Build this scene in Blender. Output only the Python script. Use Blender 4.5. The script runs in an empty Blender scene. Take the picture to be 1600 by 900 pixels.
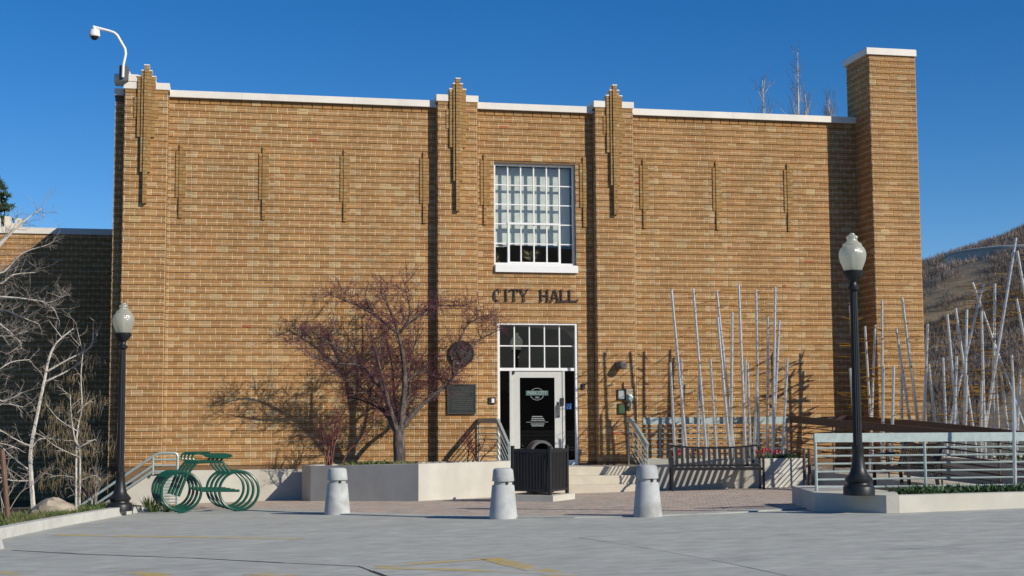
import bpy, math, random
from mathutils import Vector, Matrix
random.seed(11)
S = bpy.context.scene
COL = S.collection

# ------------------------------------------------------------ camera, sky, sun, exposure
cam_d = bpy.data.cameras.new('camera'); cam = bpy.data.objects.new('camera', cam_d); COL.objects.link(cam)
fw = Vector((0.19912828, 0.97569988, 0.09142029)); rt = Vector((0.97988821, -0.19947295, -0.00544436)); up = Vector((-0.01292381, -0.09066579, 0.99579751))
m = Matrix((rt, up, -fw)).transposed().to_4x4(); m.translation = Vector((0.9389, -28.4146, 1.4870)); cam.matrix_world = m
cam_d.sensor_width = 36; cam_d.lens = 2200 / 1600 * 36; cam_d.clip_end = 3000; cam_d.clip_start = 0.1
S.camera = cam
SUN = Vector((0.92, -1.0, 0.78)).normalized()
w = bpy.data.worlds.new('World'); S.world = w; w.use_nodes = True
nt = w.node_tree; nt.nodes.clear()
sky = nt.nodes.new('ShaderNodeTexSky'); sky.sky_type = 'NISHITA'; sky.sun_disc = False
sky.sun_elevation = math.asin(SUN.z); sky.sun_rotation = math.atan2(SUN.x, SUN.y)
sky.altitude = 2100; sky.air_density = 1.0; sky.dust_density = 0.0; sky.ozone_density = 3.0
bg = nt.nodes.new('ShaderNodeBackground'); bg.inputs['Strength'].default_value = 0.114
wo = nt.nodes.new('ShaderNodeOutputWorld')
hsv = nt.nodes.new('ShaderNodeHueSaturation'); hsv.inputs['Hue'].default_value = 0.506; hsv.inputs['Saturation'].default_value = 1.36; nt.links.new(sky.outputs[0], hsv.inputs['Color'])
nt.links.new(hsv.outputs[0], bg.inputs[0]); nt.links.new(bg.outputs[0], wo.inputs[0])
sd = bpy.data.lights.new('sun', 'SUN'); sd.energy = 5.0; sd.angle = math.radians(0.53); sd.color = (1.0, 0.92, 0.79)
so = bpy.data.objects.new('sun', sd); COL.objects.link(so); so.rotation_euler = SUN.to_track_quat('Z', 'Y').to_euler(); so.location = (20, -20, 30)
S.view_settings.view_transform = 'Standard'; S.view_settings.look = 'None'
S.view_settings.exposure = -0.06; S.view_settings.gamma = 1.0
try: S.view_settings.use_curve_mapping = False
except Exception: pass

# ------------------------------------------------------------ helpers
def gz(x, y):
    y = max(y, -17.0) + (max(min(y, -17), -26) + 17) * 0.3 if y < -17 else y
    return -0.166 + 0.018 * max(min(x, 30), -30) - 0.019 * max(min(y, 6), -40)

class MB:
    def __init__(s): s.v = []; s.f = []; s.c = []; s.col = None
    def face(s, idx): s.f.append(idx); s.c.append(s.col)
    def add(s, vs, fs):
        b = len(s.v); s.v += [tuple(p) for p in vs]
        for f in fs: s.f.append([b + i for i in f]); s.c.append(s.col)
    def box(s, x0, x1, y0, y1, z0, z1, skip=''):
        vs = [(x0,y0,z0),(x1,y0,z0),(x1,y1,z0),(x0,y1,z0),(x0,y0,z1),(x1,y0,z1),(x1,y1,z1),(x0,y1,z1)]
        fs = {'b':(0,3,2,1),'t':(4,5,6,7),'f':(0,1,5,4),'k':(2,3,7,6),'r':(1,2,6,5),'l':(3,0,4,7)}
        s.add(vs, [f for k, f in fs.items() if k not in skip])
    def bbox(s, x0, x1, y0, y1, z0, z1, b=0.01):
        # box with chamfered vertical edges and top edge
        pl = [(x0+b,y0),(x1-b,y0),(x1,y0+b),(x1,y1-b),(x1-b,y1),(x0+b,y1),(x0,y1-b),(x0,y0+b)]
        cx, cy = (x0+x1)/2, (y0+y1)/2
        def ins(p): return (p[0] + (b if p[0] < cx else -b), p[1] + (b if p[1] < cy else -b))
        n = 8; vs = [(p[0],p[1],z0) for p in pl] + [(p[0],p[1],z1-b) for p in pl] + [(*ins(p), z1) for p in pl]
        fs = [list(range(n-1,-1,-1)), list(range(2*n,3*n))]
        for k in range(2):
            for i in range(n): fs.append((k*n+i, k*n+(i+1)%n, (k+1)*n+(i+1)%n, (k+1)*n+i))
        s.add(vs, fs)
    def bar(s, p, q, wd, ht, upv=(0,0,1)):
        p, q = Vector(p), Vector(q); d = (q-p).normalized(); u = Vector(upv)
        sd = d.cross(u)
        if sd.length < 1e-4: sd = d.cross(Vector((1,0,0)))
        sd.normalize(); u = sd.cross(d).normalized()
        a, b = sd*wd/2, u*ht/2
        vs = [p-a-b,p+a-b,p+a+b,p-a+b,q-a-b,q+a-b,q+a+b,q-a+b]
        s.add(vs, [(0,1,2,3),(7,6,5,4),(0,4,5,1),(1,5,6,2),(2,6,7,3),(3,7,4,0)])
    def tube(s, pts, rad, n=6, cap=True):
        pts = [Vector(p) for p in pts]
        if not isinstance(rad, (list, tuple)): rad = [rad]*len(pts)
        b = len(s.v); t0 = None
        for i, p in enumerate(pts):
            if i == 0: d = pts[1]-p
            elif i == len(pts)-1: d = p-pts[i-1]
            else: d = (pts[i+1]-p).normalized() + (p-pts[i-1]).normalized()
            if d.length < 1e-9: d = Vector((0,0,1))
            d.normalize()
            if t0 is None:
                a = d.orthogonal().normalized()
            else:
                a = t0 - d*t0.dot(d)
                if a.length < 1e-6: a = d.orthogonal()
                a.normalize()
            t0 = a; c = d.cross(a)
            for k in range(n):
                th = 2*math.pi*k/n; s.v.append(tuple(p + (a*math.cos(th)+c*math.sin(th))*rad[i]))
        for i in range(len(pts)-1):
            for k in range(n):
                s.face([b+i*n+k, b+i*n+(k+1)%n, b+(i+1)*n+(k+1)%n, b+(i+1)*n+k])
        if cap and n > 3:
            s.face([b+k for k in range(n-1,-1,-1)]); s.face([b+(len(pts)-1)*n+k for k in range(n)])
    def lathe(s, prof, n=24, c=(0,0,0), flute=None, axis='z'):
        b = len(s.v)
        for i, (r, z) in enumerate(prof):
            for k in range(n):
                th = 2*math.pi*k/n; rr = r
                if flute and flute[0] <= i <= flute[1] and k % 2: rr = r*0.9
                if axis == 'z': s.v.append((c[0]+rr*math.cos(th), c[1]+rr*math.sin(th), c[2]+z))
                else: s.v.append((c[0]+rr*math.cos(th), c[1]+z, c[2]+rr*math.sin(th)))
        for i in range(len(prof)-1):
            for k in range(n): s.face([b+i*n+k, b+i*n+(k+1)%n, b+(i+1)*n+(k+1)%n, b+(i+1)*n+k])
        s.face([b+k for k in range(n-1,-1,-1)]); s.face([b+(len(prof)-1)*n+k for k in range(n)])
    def prism(s, poly, z0, z1):      # poly in xy, z0/z1 constants, lists or functions
        n = len(poly)
        g0 = z0 if callable(z0) else (lambda x, y: z0); g1 = z1 if callable(z1) else (lambda x, y: z1)
        if isinstance(z1, list): t = [(p[0],p[1],z) for p, z in zip(poly, z1)]
        else: t = [(p[0],p[1],g1(*p)) for p in poly]
        vs = [(p[0],p[1],g0(*p)) for p in poly] + t
        s.add(vs, [list(range(n-1,-1,-1)), list(range(n,2*n))] + [(i,(i+1)%n,n+(i+1)%n,n+i) for i in range(n)])
    def prism_y(s, poly, y0, y1):    # poly in xz extruded along y
        n = len(poly); vs = [(p[0],y0,p[1]) for p in poly] + [(p[0],y1,p[1]) for p in poly]
        s.add(vs, [list(range(n)), list(range(2*n-1,n-1,-1))] + [(i,n+i,n+(i+1)%n,(i+1)%n) for i in range(n)])
    def sheet(s, poly, dz, zf=gz): s.add([(x,y,zf(x,y)+dz) for x, y in poly], [list(range(len(poly)))])
    def build(s, name, mat, parent=None, smooth=False, world=True):
        me = bpy.data.meshes.new(name); me.from_pydata(s.v, [], s.f); me.update()
        if any(c is not None for c in s.c):
            at = me.color_attributes.new('tint', 'FLOAT_COLOR', 'CORNER'); buf = []
            for f, c in zip(s.f, s.c):
                c = c or (1,1,1)
                for _ in f: buf += [c[0], c[1], c[2], 1.0]
            at.data.foreach_set('color', buf)
        if smooth:
            me.polygons.foreach_set('use_smooth', [True]*len(me.polygons))
            try: me.set_sharp_from_angle(angle=math.radians(40))
            except Exception: pass
        me.materials.append(mat)
        o = bpy.data.objects.new(name, me); COL.objects.link(o)
        if parent is not None:
            o.parent = parent
            if world:
                t = parent; loc = Vector((0,0,0))
                while t is not None: loc += t.location; t = t.parent
                o.location = -loc
        return o

def tag(o, label=None, cat=None, group=None, kind=None):
    if label: o['label'] = label
    if cat: o['category'] = cat
    if group: o['group'] = group
    if kind: o['kind'] = kind
    return o
def empty(name, loc, label=None, cat=None, group=None, rz=0.0):
    o = bpy.data.objects.new(name, None); COL.objects.link(o); o.location = loc; o.rotation_euler = (0,0,rz)
    o.empty_display_size = 0.2
    return tag(o, label, cat, group)
def copy_tree(o, parent=None):
    c = o.copy(); COL.objects.link(c); c.parent = parent
    for ch in o.children: copy_tree(ch, c)
    return c

# ------------------------------------------------------------ materials
def mat(name, col, rough=0.7, metal=0.0, var=0.0, vscale=5.0, bump=0.0, bscale=60.0, spec=None, stretch=(1,1,1), tint=False, col2=None, c2scale=1.0, c2lo=0.45, c2hi=0.65, weather=0.0):
    mt = bpy.data.materials.new(name); mt.use_nodes = True; N = mt.node_tree.nodes; Lk = mt.node_tree.links
    p = N['Principled BSDF']; p.inputs['Roughness'].default_value = rough; p.inputs['Metallic'].default_value = metal
    if spec is not None: p.inputs['Specular IOR Level'].default_value = spec
    tc = N.new('ShaderNodeNewGeometry') ; mp = N.new('ShaderNodeMapping'); mp.inputs['Scale'].default_value = stretch
    Lk.new(tc.outputs['Position'], mp.inputs['Vector'])
    cur = None
    rgb = N.new('ShaderNodeRGB'); rgb.outputs[0].default_value = (*col, 1); cur = rgb.outputs[0]
    if col2:
        n2 = N.new('ShaderNodeTexNoise'); n2.inputs['Scale'].default_value = c2scale; n2.inputs['Detail'].default_value = 6; Lk.new(mp.outputs[0], n2.inputs['Vector'])
        mr = N.new('ShaderNodeMapRange'); mr.inputs[1].default_value = c2lo; mr.inputs[2].default_value = c2hi; Lk.new(n2.outputs[0], mr.inputs[0])
        mx = N.new('ShaderNodeMix'); mx.data_type = 'RGBA'; Lk.new(mr.outputs[0], mx.inputs[0]); Lk.new(cur, mx.inputs[6]); mx.inputs[7].default_value = (*col2, 1); cur = mx.outputs[2]
    if tint:
        at = N.new('ShaderNodeVertexColor'); at.layer_name = 'tint'
        mx = N.new('ShaderNodeMix'); mx.data_type = 'RGBA'; mx.blend_type = 'MULTIPLY'; mx.inputs[0].default_value = 1; Lk.new(cur, mx.inputs[6]); Lk.new(at.outputs[0], mx.inputs[7]); cur = mx.outputs[2]
    if var:
        n1 = N.new('ShaderNodeTexNoise'); n1.inputs['Scale'].default_value = vscale; n1.inputs['Detail'].default_value = 8; n1.inputs['Roughness'].default_value = 0.65; Lk.new(mp.outputs[0], n1.inputs['Vector'])
        mr = N.new('ShaderNodeMapRange'); mr.inputs[1].default_value = 0.25; mr.inputs[2].default_value = 0.75; mr.inputs[3].default_value = 1-var; mr.inputs[4].default_value = 1+var; Lk.new(n1.outputs[0], mr.inputs[0])
        mx = N.new('ShaderNodeVectorMath'); mx.operation = 'MULTIPLY'; Lk.new(cur, mx.inputs[0]); Lk.new(mr.outputs[0], mx.inputs[1]); cur = mx.outputs[0]
    if weather:
        m2 = N.new('ShaderNodeMapping'); m2.inputs['Scale'].default_value = (1.6,1.6,0.30); Lk.new(tc.outputs['Position'], m2.inputs['Vector'])
        nw = N.new('ShaderNodeTexNoise'); nw.inputs['Scale'].default_value = 0.9; nw.inputs['Detail'].default_value = 5; Lk.new(m2.outputs[0], nw.inputs['Vector'])
        mr = N.new('ShaderNodeMapRange'); mr.inputs[1].default_value = 0.3; mr.inputs[2].default_value = 0.7; mr.inputs[3].default_value = 1-weather; mr.inputs[4].default_value = 1+weather; Lk.new(nw.outputs[0], mr.inputs[0])
        mx = N.new('ShaderNodeVectorMath'); mx.operation = 'MULTIPLY'; Lk.new(cur, mx.inputs[0]); Lk.new(mr.outputs[0], mx.inputs[1]); cur = mx.outputs[0]
    Lk.new(cur, p.inputs['Base Color'])
    if bump:
        nb = N.new('ShaderNodeTexNoise'); nb.inputs['Scale'].default_value = bscale; nb.inputs['Detail'].default_value = 5; Lk.new(mp.outputs[0], nb.inputs['Vector'])
        bp = N.new('ShaderNodeBump'); bp.inputs['Strength'].default_value = bump; bp.inputs['Distance'].default_value = 0.01; Lk.new(nb.outputs[0], bp.inputs['Height']); Lk.new(bp.outputs[0], p.inputs['Normal'])
    return mt

M = {}
M['brick'] = mat('brick', (1,1,1), 0.85, var=0.55, vscale=60, bump=0.9, bscale=110, tint=True, spec=0.25, stretch=(1,1,2.5), weather=0.13)
M['mortar'] = mat('mortar', (0.70,0.57,0.38), 0.95, var=0.2, vscale=40, spec=0.1)
M['joint'] = mat('raked_joint', (0.19,0.12,0.065), 0.95, var=0.2, vscale=10, spec=0.1)
M['coping'] = mat('painted_coping', (0.74,0.70,0.62), 0.6, var=0.06, vscale=6, weather=0.07)
M['white'] = mat('white_frame_paint', (0.80,0.80,0.78), 0.45, var=0.04, vscale=8)
M['doorwhite'] = mat('door_paint', (0.54,0.55,0.51), 0.45, var=0.05, vscale=8)
M['stucco'] = mat('painted_concrete', (0.54,0.52,0.45), 0.85, var=0.10, vscale=2.2, bump=0.25, bscale=60, col2=(0.49,0.46,0.38), c2scale=0.9, c2lo=0.52, c2hi=0.75, weather=0.11)
M['concrete'] = mat('bollard_concrete', (0.43,0.45,0.44), 0.9, var=0.22, vscale=5, bump=0.35, bscale=90, col2=(0.33,0.33,0.31), c2scale=4.5, c2lo=0.52, c2hi=0.70, weather=0.08)
M['kerb'] = mat('kerb_concrete', (0.52,0.52,0.48), 0.9, var=0.15, vscale=4, bump=0.3, bscale=70, col2=(0.42,0.40,0.36), c2scale=2.0, c2lo=0.55, c2hi=0.75)
M['step'] = mat('step_concrete', (0.55,0.50,0.40), 0.9, var=0.12, vscale=4, bump=0.2, bscale=60)
M['drive'] = mat('driveway_concrete', (0.395,0.41,0.37), 0.88, var=0.28, vscale=6.0, bump=0.25, bscale=110, col2=(0.34,0.35,0.32), c2scale=0.9, c2lo=0.50, c2hi=0.74, stretch=(0.55,1.0,1))
M['seal'] = mat('joint_sealant', (0.03,0.03,0.03), 0.8, var=0.3, vscale=9)
M['hair'] = mat('hairline_joint', (0.20,0.21,0.205), 0.9, var=0.3, vscale=9)
M['yellow'] = mat('worn_yellow_paint', (0.50,0.36,0.10), 0.85, var=0.2, vscale=8, col2=(0.40,0.41,0.38), c2scale=3.5, c2lo=0.40, c2hi=0.62)
M['yellowfaint'] = mat('faded_yellow_paint', (0.50,0.39,0.15), 0.88, var=0.2, vscale=8, col2=(0.43,0.43,0.39), c2scale=3.0, c2lo=0.46, c2hi=0.66)
M['paver'] = mat('paver', (1,1,1), 0.9, var=0.15, vscale=30, tint=True, spec=0.2)
M['paverbed'] = mat('paver_sand', (0.33,0.28,0.235), 0.95, var=0.2, vscale=10)
M['galv'] = mat('galvanised_steel', (0.38,0.46,0.45), 0.45, 0.35, var=0.18, vscale=14)
M['steel'] = mat('brushed_steel', (0.70,0.69,0.66), 0.32, 0.75, var=0.15, vscale=12)
M['brown_and_shade'] = mat('brown_and_shade_steel', (0.10,0.065,0.05), 0.6, 0.3, var=0.2, vscale=10)  # own brown of the twin posts; on the ramp railings it paints in shade
M['iron'] = mat('black_iron', (0.014,0.016,0.018), 0.42, 0.0, var=0.3, vscale=12, spec=0.4)
M['green'] = mat('green_powder_coat', (0.006,0.075,0.047), 0.32, 0.0, var=0.12, vscale=9, spec=0.6)
M['black'] = mat('black_paint', (0.018,0.018,0.019), 0.45, var=0.2, vscale=9)
M['dgrey'] = mat('grey_plastic', (0.11,0.11,0.11), 0.5, var=0.1, vscale=9)
M['bronze'] = mat('dark_bronze', (0.045,0.05,0.045), 0.42, 0.5, var=0.3, vscale=9)
M['bronzel'] = mat('bronze_relief', (0.10,0.11,0.10), 0.4, 0.5)
M['letter'] = mat('letter_metal', (0.035,0.027,0.035), 0.5, 0.3)
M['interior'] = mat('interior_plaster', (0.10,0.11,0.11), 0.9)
M['blind'] = mat('blind', (0.80,0.80,0.73), 0.6)
M['bark'] = mat('crabapple_bark', (0.14,0.115,0.10), 0.9, col2=(0.045,0.036,0.034), c2scale=11, c2lo=0.44, c2hi=0.60, var=0.5, vscale=25, bump=0.8, bscale=50, stretch=(1,1,0.35))
M['twig'] = mat('purple_twig', (0.12,0.062,0.066), 0.85, var=0.3, vscale=10)
M['bud'] = mat('purple_bud', (0.22,0.065,0.095), 0.7, var=0.4, vscale=10)
M['redstem'] = mat('red_shrub_stem', (0.16,0.06,0.05), 0.8, var=0.3, vscale=10)
M['whitebark'] = mat('pale_bark', (0.56,0.53,0.47), 0.85, var=0.3, vscale=14, col2=(0.22,0.19,0.16), c2scale=7, c2lo=0.58, c2hi=0.72, stretch=(1,1,2.0))
M['greytwig'] = mat('grey_twig', (0.36,0.31,0.26), 0.85, var=0.25, vscale=10)
M['paletwig'] = mat('pale_twig', (0.50,0.43,0.35), 0.85, var=0.2, vscale=4)
M['tancatkin'] = mat('tan_dry_foliage', (0.20,0.155,0.085), 0.9, var=0.35, vscale=8)
M['grass'] = mat('grass', (0.07,0.12,0.025), 0.8, var=0.5, vscale=5, col2=(0.16,0.14,0.06), c2scale=3)
M['cover'] = mat('ground_cover_leaf', (0.035,0.085,0.022), 0.55, var=0.5, vscale=14, spec=0.5)
M['conifer'] = mat('conifer_needles', (0.03,0.055,0.02), 0.8, var=0.5, vscale=4)
M['soil'] = mat('soil', (0.085,0.06,0.04), 0.95, var=0.3, vscale=9, bump=0.8, bscale=25)
M['rock'] = mat('boulder', (0.34,0.29,0.22), 0.9, var=0.35, vscale=6, bump=0.9, bscale=14)
M['red'] = mat('red_petal', (0.45,0.02,0.02), 0.6)
M['post'] = mat('rusty_post', (0.16,0.09,0.06), 0.8, var=0.2, vscale=9)
M['ground'] = mat('ground', (0.11,0.095,0.06), 0.95, var=0.3, vscale=0.4, col2=(0.08,0.085,0.035), c2scale=0.12)
M['hill'] = mat('hill_soil', (0.135,0.115,0.085), 0.95, var=0.35, vscale=0.35, col2=(0.30,0.21,0.11), c2scale=0.045, c2lo=0.50, c2hi=0.60)
M['brush'] = mat('bare_brush', (0.235,0.195,0.17), 0.95, var=0.6, vscale=0.12, col2=(0.12,0.10,0.085), c2scale=0.06, c2lo=0.48, c2hi=0.6)
M['forest'] = mat('far_forest', (0.012,0.026,0.009), 0.95, var=0.5, vscale=0.2)
M['tank'] = mat('tank_paint', (0.34,0.37,0.36), 0.6, var=0.08, vscale=1)
M['cream'] = mat('cream_render', (0.74,0.68,0.55), 0.8, var=0.08, vscale=2)
M['signwhite'] = mat('white_vinyl', (0.34,0.38,0.38), 0.6)
M['signteal'] = mat('teal_vinyl', (0.055,0.115,0.105), 0.6)
M['signdark'] = mat('dark_vinyl', (0.02,0.03,0.03), 0.6)
M['blue'] = mat('blue_sticker', (0.02,0.13,0.48), 0.5)
M['camwhite'] = mat('camera_white', (0.78,0.78,0.76), 0.4)
M['roof'] = mat('roof_membrane', (0.35,0.34,0.32), 0.9)
M['stair'] = mat('steel_stair', (0.25,0.26,0.26), 0.6, 0.3)

def glassmat(name, tintc, refl=1.0, ior=1.52):
    mt = bpy.data.materials.new(name); mt.use_nodes = True; N = mt.node_tree.nodes; Lk = mt.node_tree.links; N.clear()
    o = N.new('ShaderNodeOutputMaterial'); mx = N.new('ShaderNodeMixShader'); t = N.new('ShaderNodeBsdfTransparent'); g = N.new('ShaderNodeBsdfGlossy')
    t.inputs[0].default_value = (*tintc, 1); g.inputs['Roughness'].default_value = 0.0; g.inputs[0].default_value = (refl, refl, refl, 1)
    lw = N.new('ShaderNodeLayerWeight'); lw.inputs[0].default_value = 0.5; pw = N.new('ShaderNodeMath'); pw.operation = 'POWER'; pw.inputs[1].default_value = 5.0; Lk.new(lw.outputs['Facing'], pw.inputs[0])
    r0 = ((ior-1)/(ior+1))**2; fr = N.new('ShaderNodeMapRange'); fr.inputs[3].default_value = r0; Lk.new(pw.outputs[0], fr.inputs[0])
    Lk.new(fr.outputs[0], mx.inputs[0]); Lk.new(t.outputs[0], mx.inputs[1]); Lk.new(g.outputs[0], mx.inputs[2]); Lk.new(mx.outputs[0], o.inputs[0])
    return mt
M['glass'] = glassmat('window_glass', (0.93,0.95,0.94), 1.0, 1.45)
M['mglass'] = glassmat('coated_transom_glass', (0.20,0.24,0.22), 1.0, 4.0)
M['dglass'] = glassmat('tinted_door_glass', (0.30,0.34,0.33))
def globemat():
    mt = bpy.data.materials.new('prismatic_globe'); mt.use_nodes = True; N = mt.node_tree.nodes; Lk = mt.node_tree.links; N.clear()
    o = N.new('ShaderNodeOutputMaterial'); a = N.new('ShaderNodeMixShader'); b = N.new('ShaderNodeMixShader'); c = N.new('ShaderNodeMixShader')
    d = N.new('ShaderNodeBsdfDiffuse'); d.inputs[0].default_value = (0.74,0.74,0.66,1); t = N.new('ShaderNodeBsdfTranslucent'); t.inputs[0].default_value = (0.72,0.73,0.60,1)
    tr = N.new('ShaderNodeBsdfTransparent'); tr.inputs[0].default_value = (0.9,0.92,0.86,1); g = N.new('ShaderNodeBsdfGlossy'); g.inputs['Roughness'].default_value = 0.12
    a.inputs[0].default_value = 0.64; b.inputs[0].default_value = 0.22; c.inputs[0].default_value = 0.10
    wv = N.new('ShaderNodeTexNoise'); wv.inputs['Scale'].default_value = 35; bp = N.new('ShaderNodeBump'); bp.inputs['Strength'].default_value = 0.4; bp.inputs['Distance'].default_value = 0.02
    Lk.new(wv.outputs[0], bp.inputs['Height']); Lk.new(bp.outputs[0], g.inputs['Normal'])
    Lk.new(d.outputs[0], a.inputs[1]); Lk.new(t.outputs[0], a.inputs[2]); Lk.new(a.outputs[0], b.inputs[1]); Lk.new(tr.outputs[0], b.inputs[2])
    Lk.new(b.outputs[0], c.inputs[1]); Lk.new(g.outputs[0], c.inputs[2]); Lk.new(c.outputs[0], o.inputs[0]); return mt
M['globe'] = globemat()
def ambermat():
    mt = bpy.data.materials.new('amber_blade'); mt.use_nodes = True; N = mt.node_tree.nodes; Lk = mt.node_tree.links; N.clear()
    o = N.new('ShaderNodeOutputMaterial'); a = N.new('ShaderNodeMixShader'); d = N.new('ShaderNodeBsdfDiffuse'); d.inputs[0].default_value = (0.42,0.25,0.03,1)
    t = N.new('ShaderNodeBsdfTransparent'); t.inputs[0].default_value = (0.75,0.36,0.04,1); a.inputs[0].default_value = 0.35
    Lk.new(d.outputs[0], a.inputs[1]); Lk.new(t.outputs[0], a.inputs[2]); Lk.new(a.outputs[0], o.inputs[0]); return mt
M['amber'] = ambermat()

# ------------------------------------------------------------ ground
mb = MB()
rings = [0, 6, 12, 18, 26, 40, 60, 90, 140, 220, 400, 800, 1600]; na = 48; cx0, cy0 = 4, -8
mb.v.append((cx0, cy0, gz(cx0, cy0)-0.06))
def gfar(x, y):
    z = gz(x, y) - 0.06
    if y > 1 or x > 17: z -= 0.15
    return z
for r in rings[1:]:
    for k in range(na):
        th = 2*math.pi*k/na; x, y = cx0+r*math.cos(th), cy0+r*math.sin(th); mb.v.append((x, y, gfar(x, y)))
for k in range(na): mb.face([0, 1+k, 1+(k+1) % na])
for i in range(len(rings)-2):
    for k in range(na): mb.face([1+i*na+k, 1+(i+1)*na+k, 1+(i+1)*na+(k+1) % na, 1+i*na+(k+1) % na])
tag(mb.build('ground', M['ground']), kind='structure')

# driveway: concrete sheet with sealed joints, painted marks
edge = [(-0.35,-2.3),(0.4,-3.1),(1.49,-3.72),(2.72,-6.05),(3.8,-7.7),(4.73,-8.86),(5.7,-9.5),(6.6,-9.76),(7.8,-9.75),(8.87,-9.45),(9.2,-8.6)]
mb = MB()
xs = [-14,-9,-5,-2.4,-1.0,0.5,2,4,6,8,10,13,18,26]
ys = [-20.6,-19,-17,-14,-11,-8,-5,-2.0]
vid = {}
for i, x in enumerate(xs):
    for j, y in enumerate(ys): vid[i,j] = len(mb.v); mb.v.append((x, y, gz(x,y)))
for i in range(len(xs)-1):
    for j in range(len(ys)-1): mb.face([vid[i,j], vid[i+1,j], vid[i+1,j+1], vid[i,j+1]])
drv = tag(mb.build('driveway', M['drive']), kind='structure')
M['asphalt'] = mat('asphalt', (0.05,0.05,0.052), 0.9, var=0.3, vscale=3, bump=0.3, bscale=90)
mb = MB(); vid = {}; xr = [-90,-40,-20,-8,0,8,16,26,45,90]; yr = [-42,-34,-28,-24,-20.62]
for i, x in enumerate(xr):
    for j, y in enumerate(yr): vid[i,j] = len(mb.v); mb.v.append((x, y, gz(x,y)-.012))
for i in range(len(xr)-1):
    for j in range(len(yr)-1): mb.face([vid[i,j], vid[i+1,j], vid[i+1,j+1], vid[i,j+1]])
tag(mb.build('unseen_road', M['asphalt']), kind='structure')  # unseen dark asphalt, added to cut light bounced up onto the facade
def strip(mb, pts, wdt, dz, jit=0.0):
    for (a, b) in zip(pts[:-1], pts[1:]):
        a, b = Vector((*a,0)), Vector((*b,0)); d = (b-a); n = Vector((-d.y, d.x, 0)).normalized(); L = d.length; k = max(1, int(L/0.35))
        for i in range(k):
            p, q = a + d*(i/k), a + d*((i+1)/k); w0 = wdt/2*(1+random.uniform(-jit,jit))
            mb.sheet([(p-n*w0)[:2], (q-n*w0)[:2], (q+n*w0)[:2], (p+n*w0)[:2]], dz)
mb = MB(); strip(mb, [(-1.37,-11.62),(-0.5,-12.7),(0.64,-13.87),(1.5,-14.95),(2.13,-15.66),(2.25,-16.68),(2.4,-18.2)], 0.035, 0.002, 0.5); mb.build('joint_sealant', M['seal'], drv)
mb = MB(); strip(mb, [(4.76,-13.28),(5.0,-15.2),(5.21,-18.04)], 0.010, 0.002, 0.6); strip(mb, [(2.1,-9.3),(4.76,-13.28)], 0.006, 0.002, 0.6); strip(mb, [(4.76,-13.28),(9.0,-12.6)], 0.008, 0.002, 0.6); strip(mb, [(6.6,-9.9),(9.0,-11.2),(12,-12.6)], 0.008, 0.002, 0.6); strip(mb, [(4.2,-17),(9.5,-15.9)], 0.008, 0.002, 0.6); mb.build('control_joint', M['hair'], drv)
def paint(name, polys, mt):
    mb = MB()
    for p in polys: strip(mb, p[0], p[1], 0.002, 0.05)
    return mb.build(name, mt, drv)
paint('painted_line', [([(-1.18,-8.93),(0.4,-10.35),(1.83,-11.64)], 0.20)], M['yellowfaint'])
paint('painted_line', [([(3.36,-15.45),(3.46,-16.3),(3.62,-17.4)], 0.22)], M['yellow'])
paint('painted_line', [([(2.28,-15.75),(2.8,-15.62),(3.32,-15.50)], 0.16)], M['yellowfaint'])
paint('painted_line', [([(2.28,-15.9),(2.9,-16.45),(3.5,-17.05)], 0.14)], M['yellowfaint'])
paint('painted_line', [([(-1.3,-14.35),(-0.8,-14.95)], 0.22)], M['yellow'])
paint('painted_line', [([(0.14,-15.21),(0.44,-15.72)], 0.22)], M['yellow'])
paint('painted_line', [([(1.2,-15.9),(1.5,-16.4)], 0.22)], M['yellow'])

# patio of small pavers
patio = edge + [(12.4,-8.4),(12.4,-1.0),(9.2,-1.0),(9.2,-0.02),(-0.9,-0.02),(-0.9,-2.0)]
def inside(x, y, poly):
    r = False; n = len(poly)
    for i in range(n):
        x1,y1 = poly[i]; x2,y2 = poly[(i+1) % n]
        if (y1 > y) != (y2 > y) and x < (x2-x1)*(y-y1)/(y2-y1)+x1: r = not r
    return r
mb = MB(); 
for i in range(-6, 68):
    for j in range(0, 51):
        x0, y0 = i*0.2, -j*0.2; q = [(x0,y0-.2),(x0+.2,y0-.2),(x0+.2,y0),(x0,y0)]
        if inside(x0+.1, y0-.1, patio): mb.sheet(q, 0.006)
pt = tag(mb.build('patio', M['paverbed']), kind='structure')
mb = MB()
for j in range(0, 98):
    y0 = -j*0.104
    for i in range(-6, 62):
        x0 = i*0.208 + (0.104 if j % 2 else 0)
        x0 += 0
        if not inside(x0+.1, y0-.05, patio): continue
        k = random.uniform(0.82,1.12); r = random.random()
        mb.col = (0.43*k, 0.37*k, 0.315*k) if r < .6 else ((0.44*k,0.345*k,0.285*k) if r < .85 else (0.41*k,0.37*k,0.325*k))
        a = 0.004; h = 0.012 + random.uniform(0,0.003)
        vs = [(x, y, gz(x,y)+h) for x, y in ((x0+a,y0-.104+a),(x0+.208-a,y0-.104+a),(x0+.208-a,y0-a),(x0+a,y0-a))]
        vs += [(x, y, gz(x,y)) for x, y in ((x0+a,y0-.104+a),(x0+.208-a,y0-.104+a),(x0+.208-a,y0-a),(x0+a,y0-a))]
        mb.add(vs, [(0,1,2,3),(4,5,1,0),(6,7,3,2)])
tag(mb.build('paver_field', M['paver'], pt), kind='stuff')
mb = MB(); eo = []
for i, p in enumerate(edge):
    a, b = Vector(edge[max(0,i-1)]), Vector(edge[min(len(edge)-1,i+1)]); d = (b-a).normalized(); n_ = Vector((-d.y,d.x)); eo.append((Vector(p)-n_*.2, Vector(p)+n_*.2))
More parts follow.
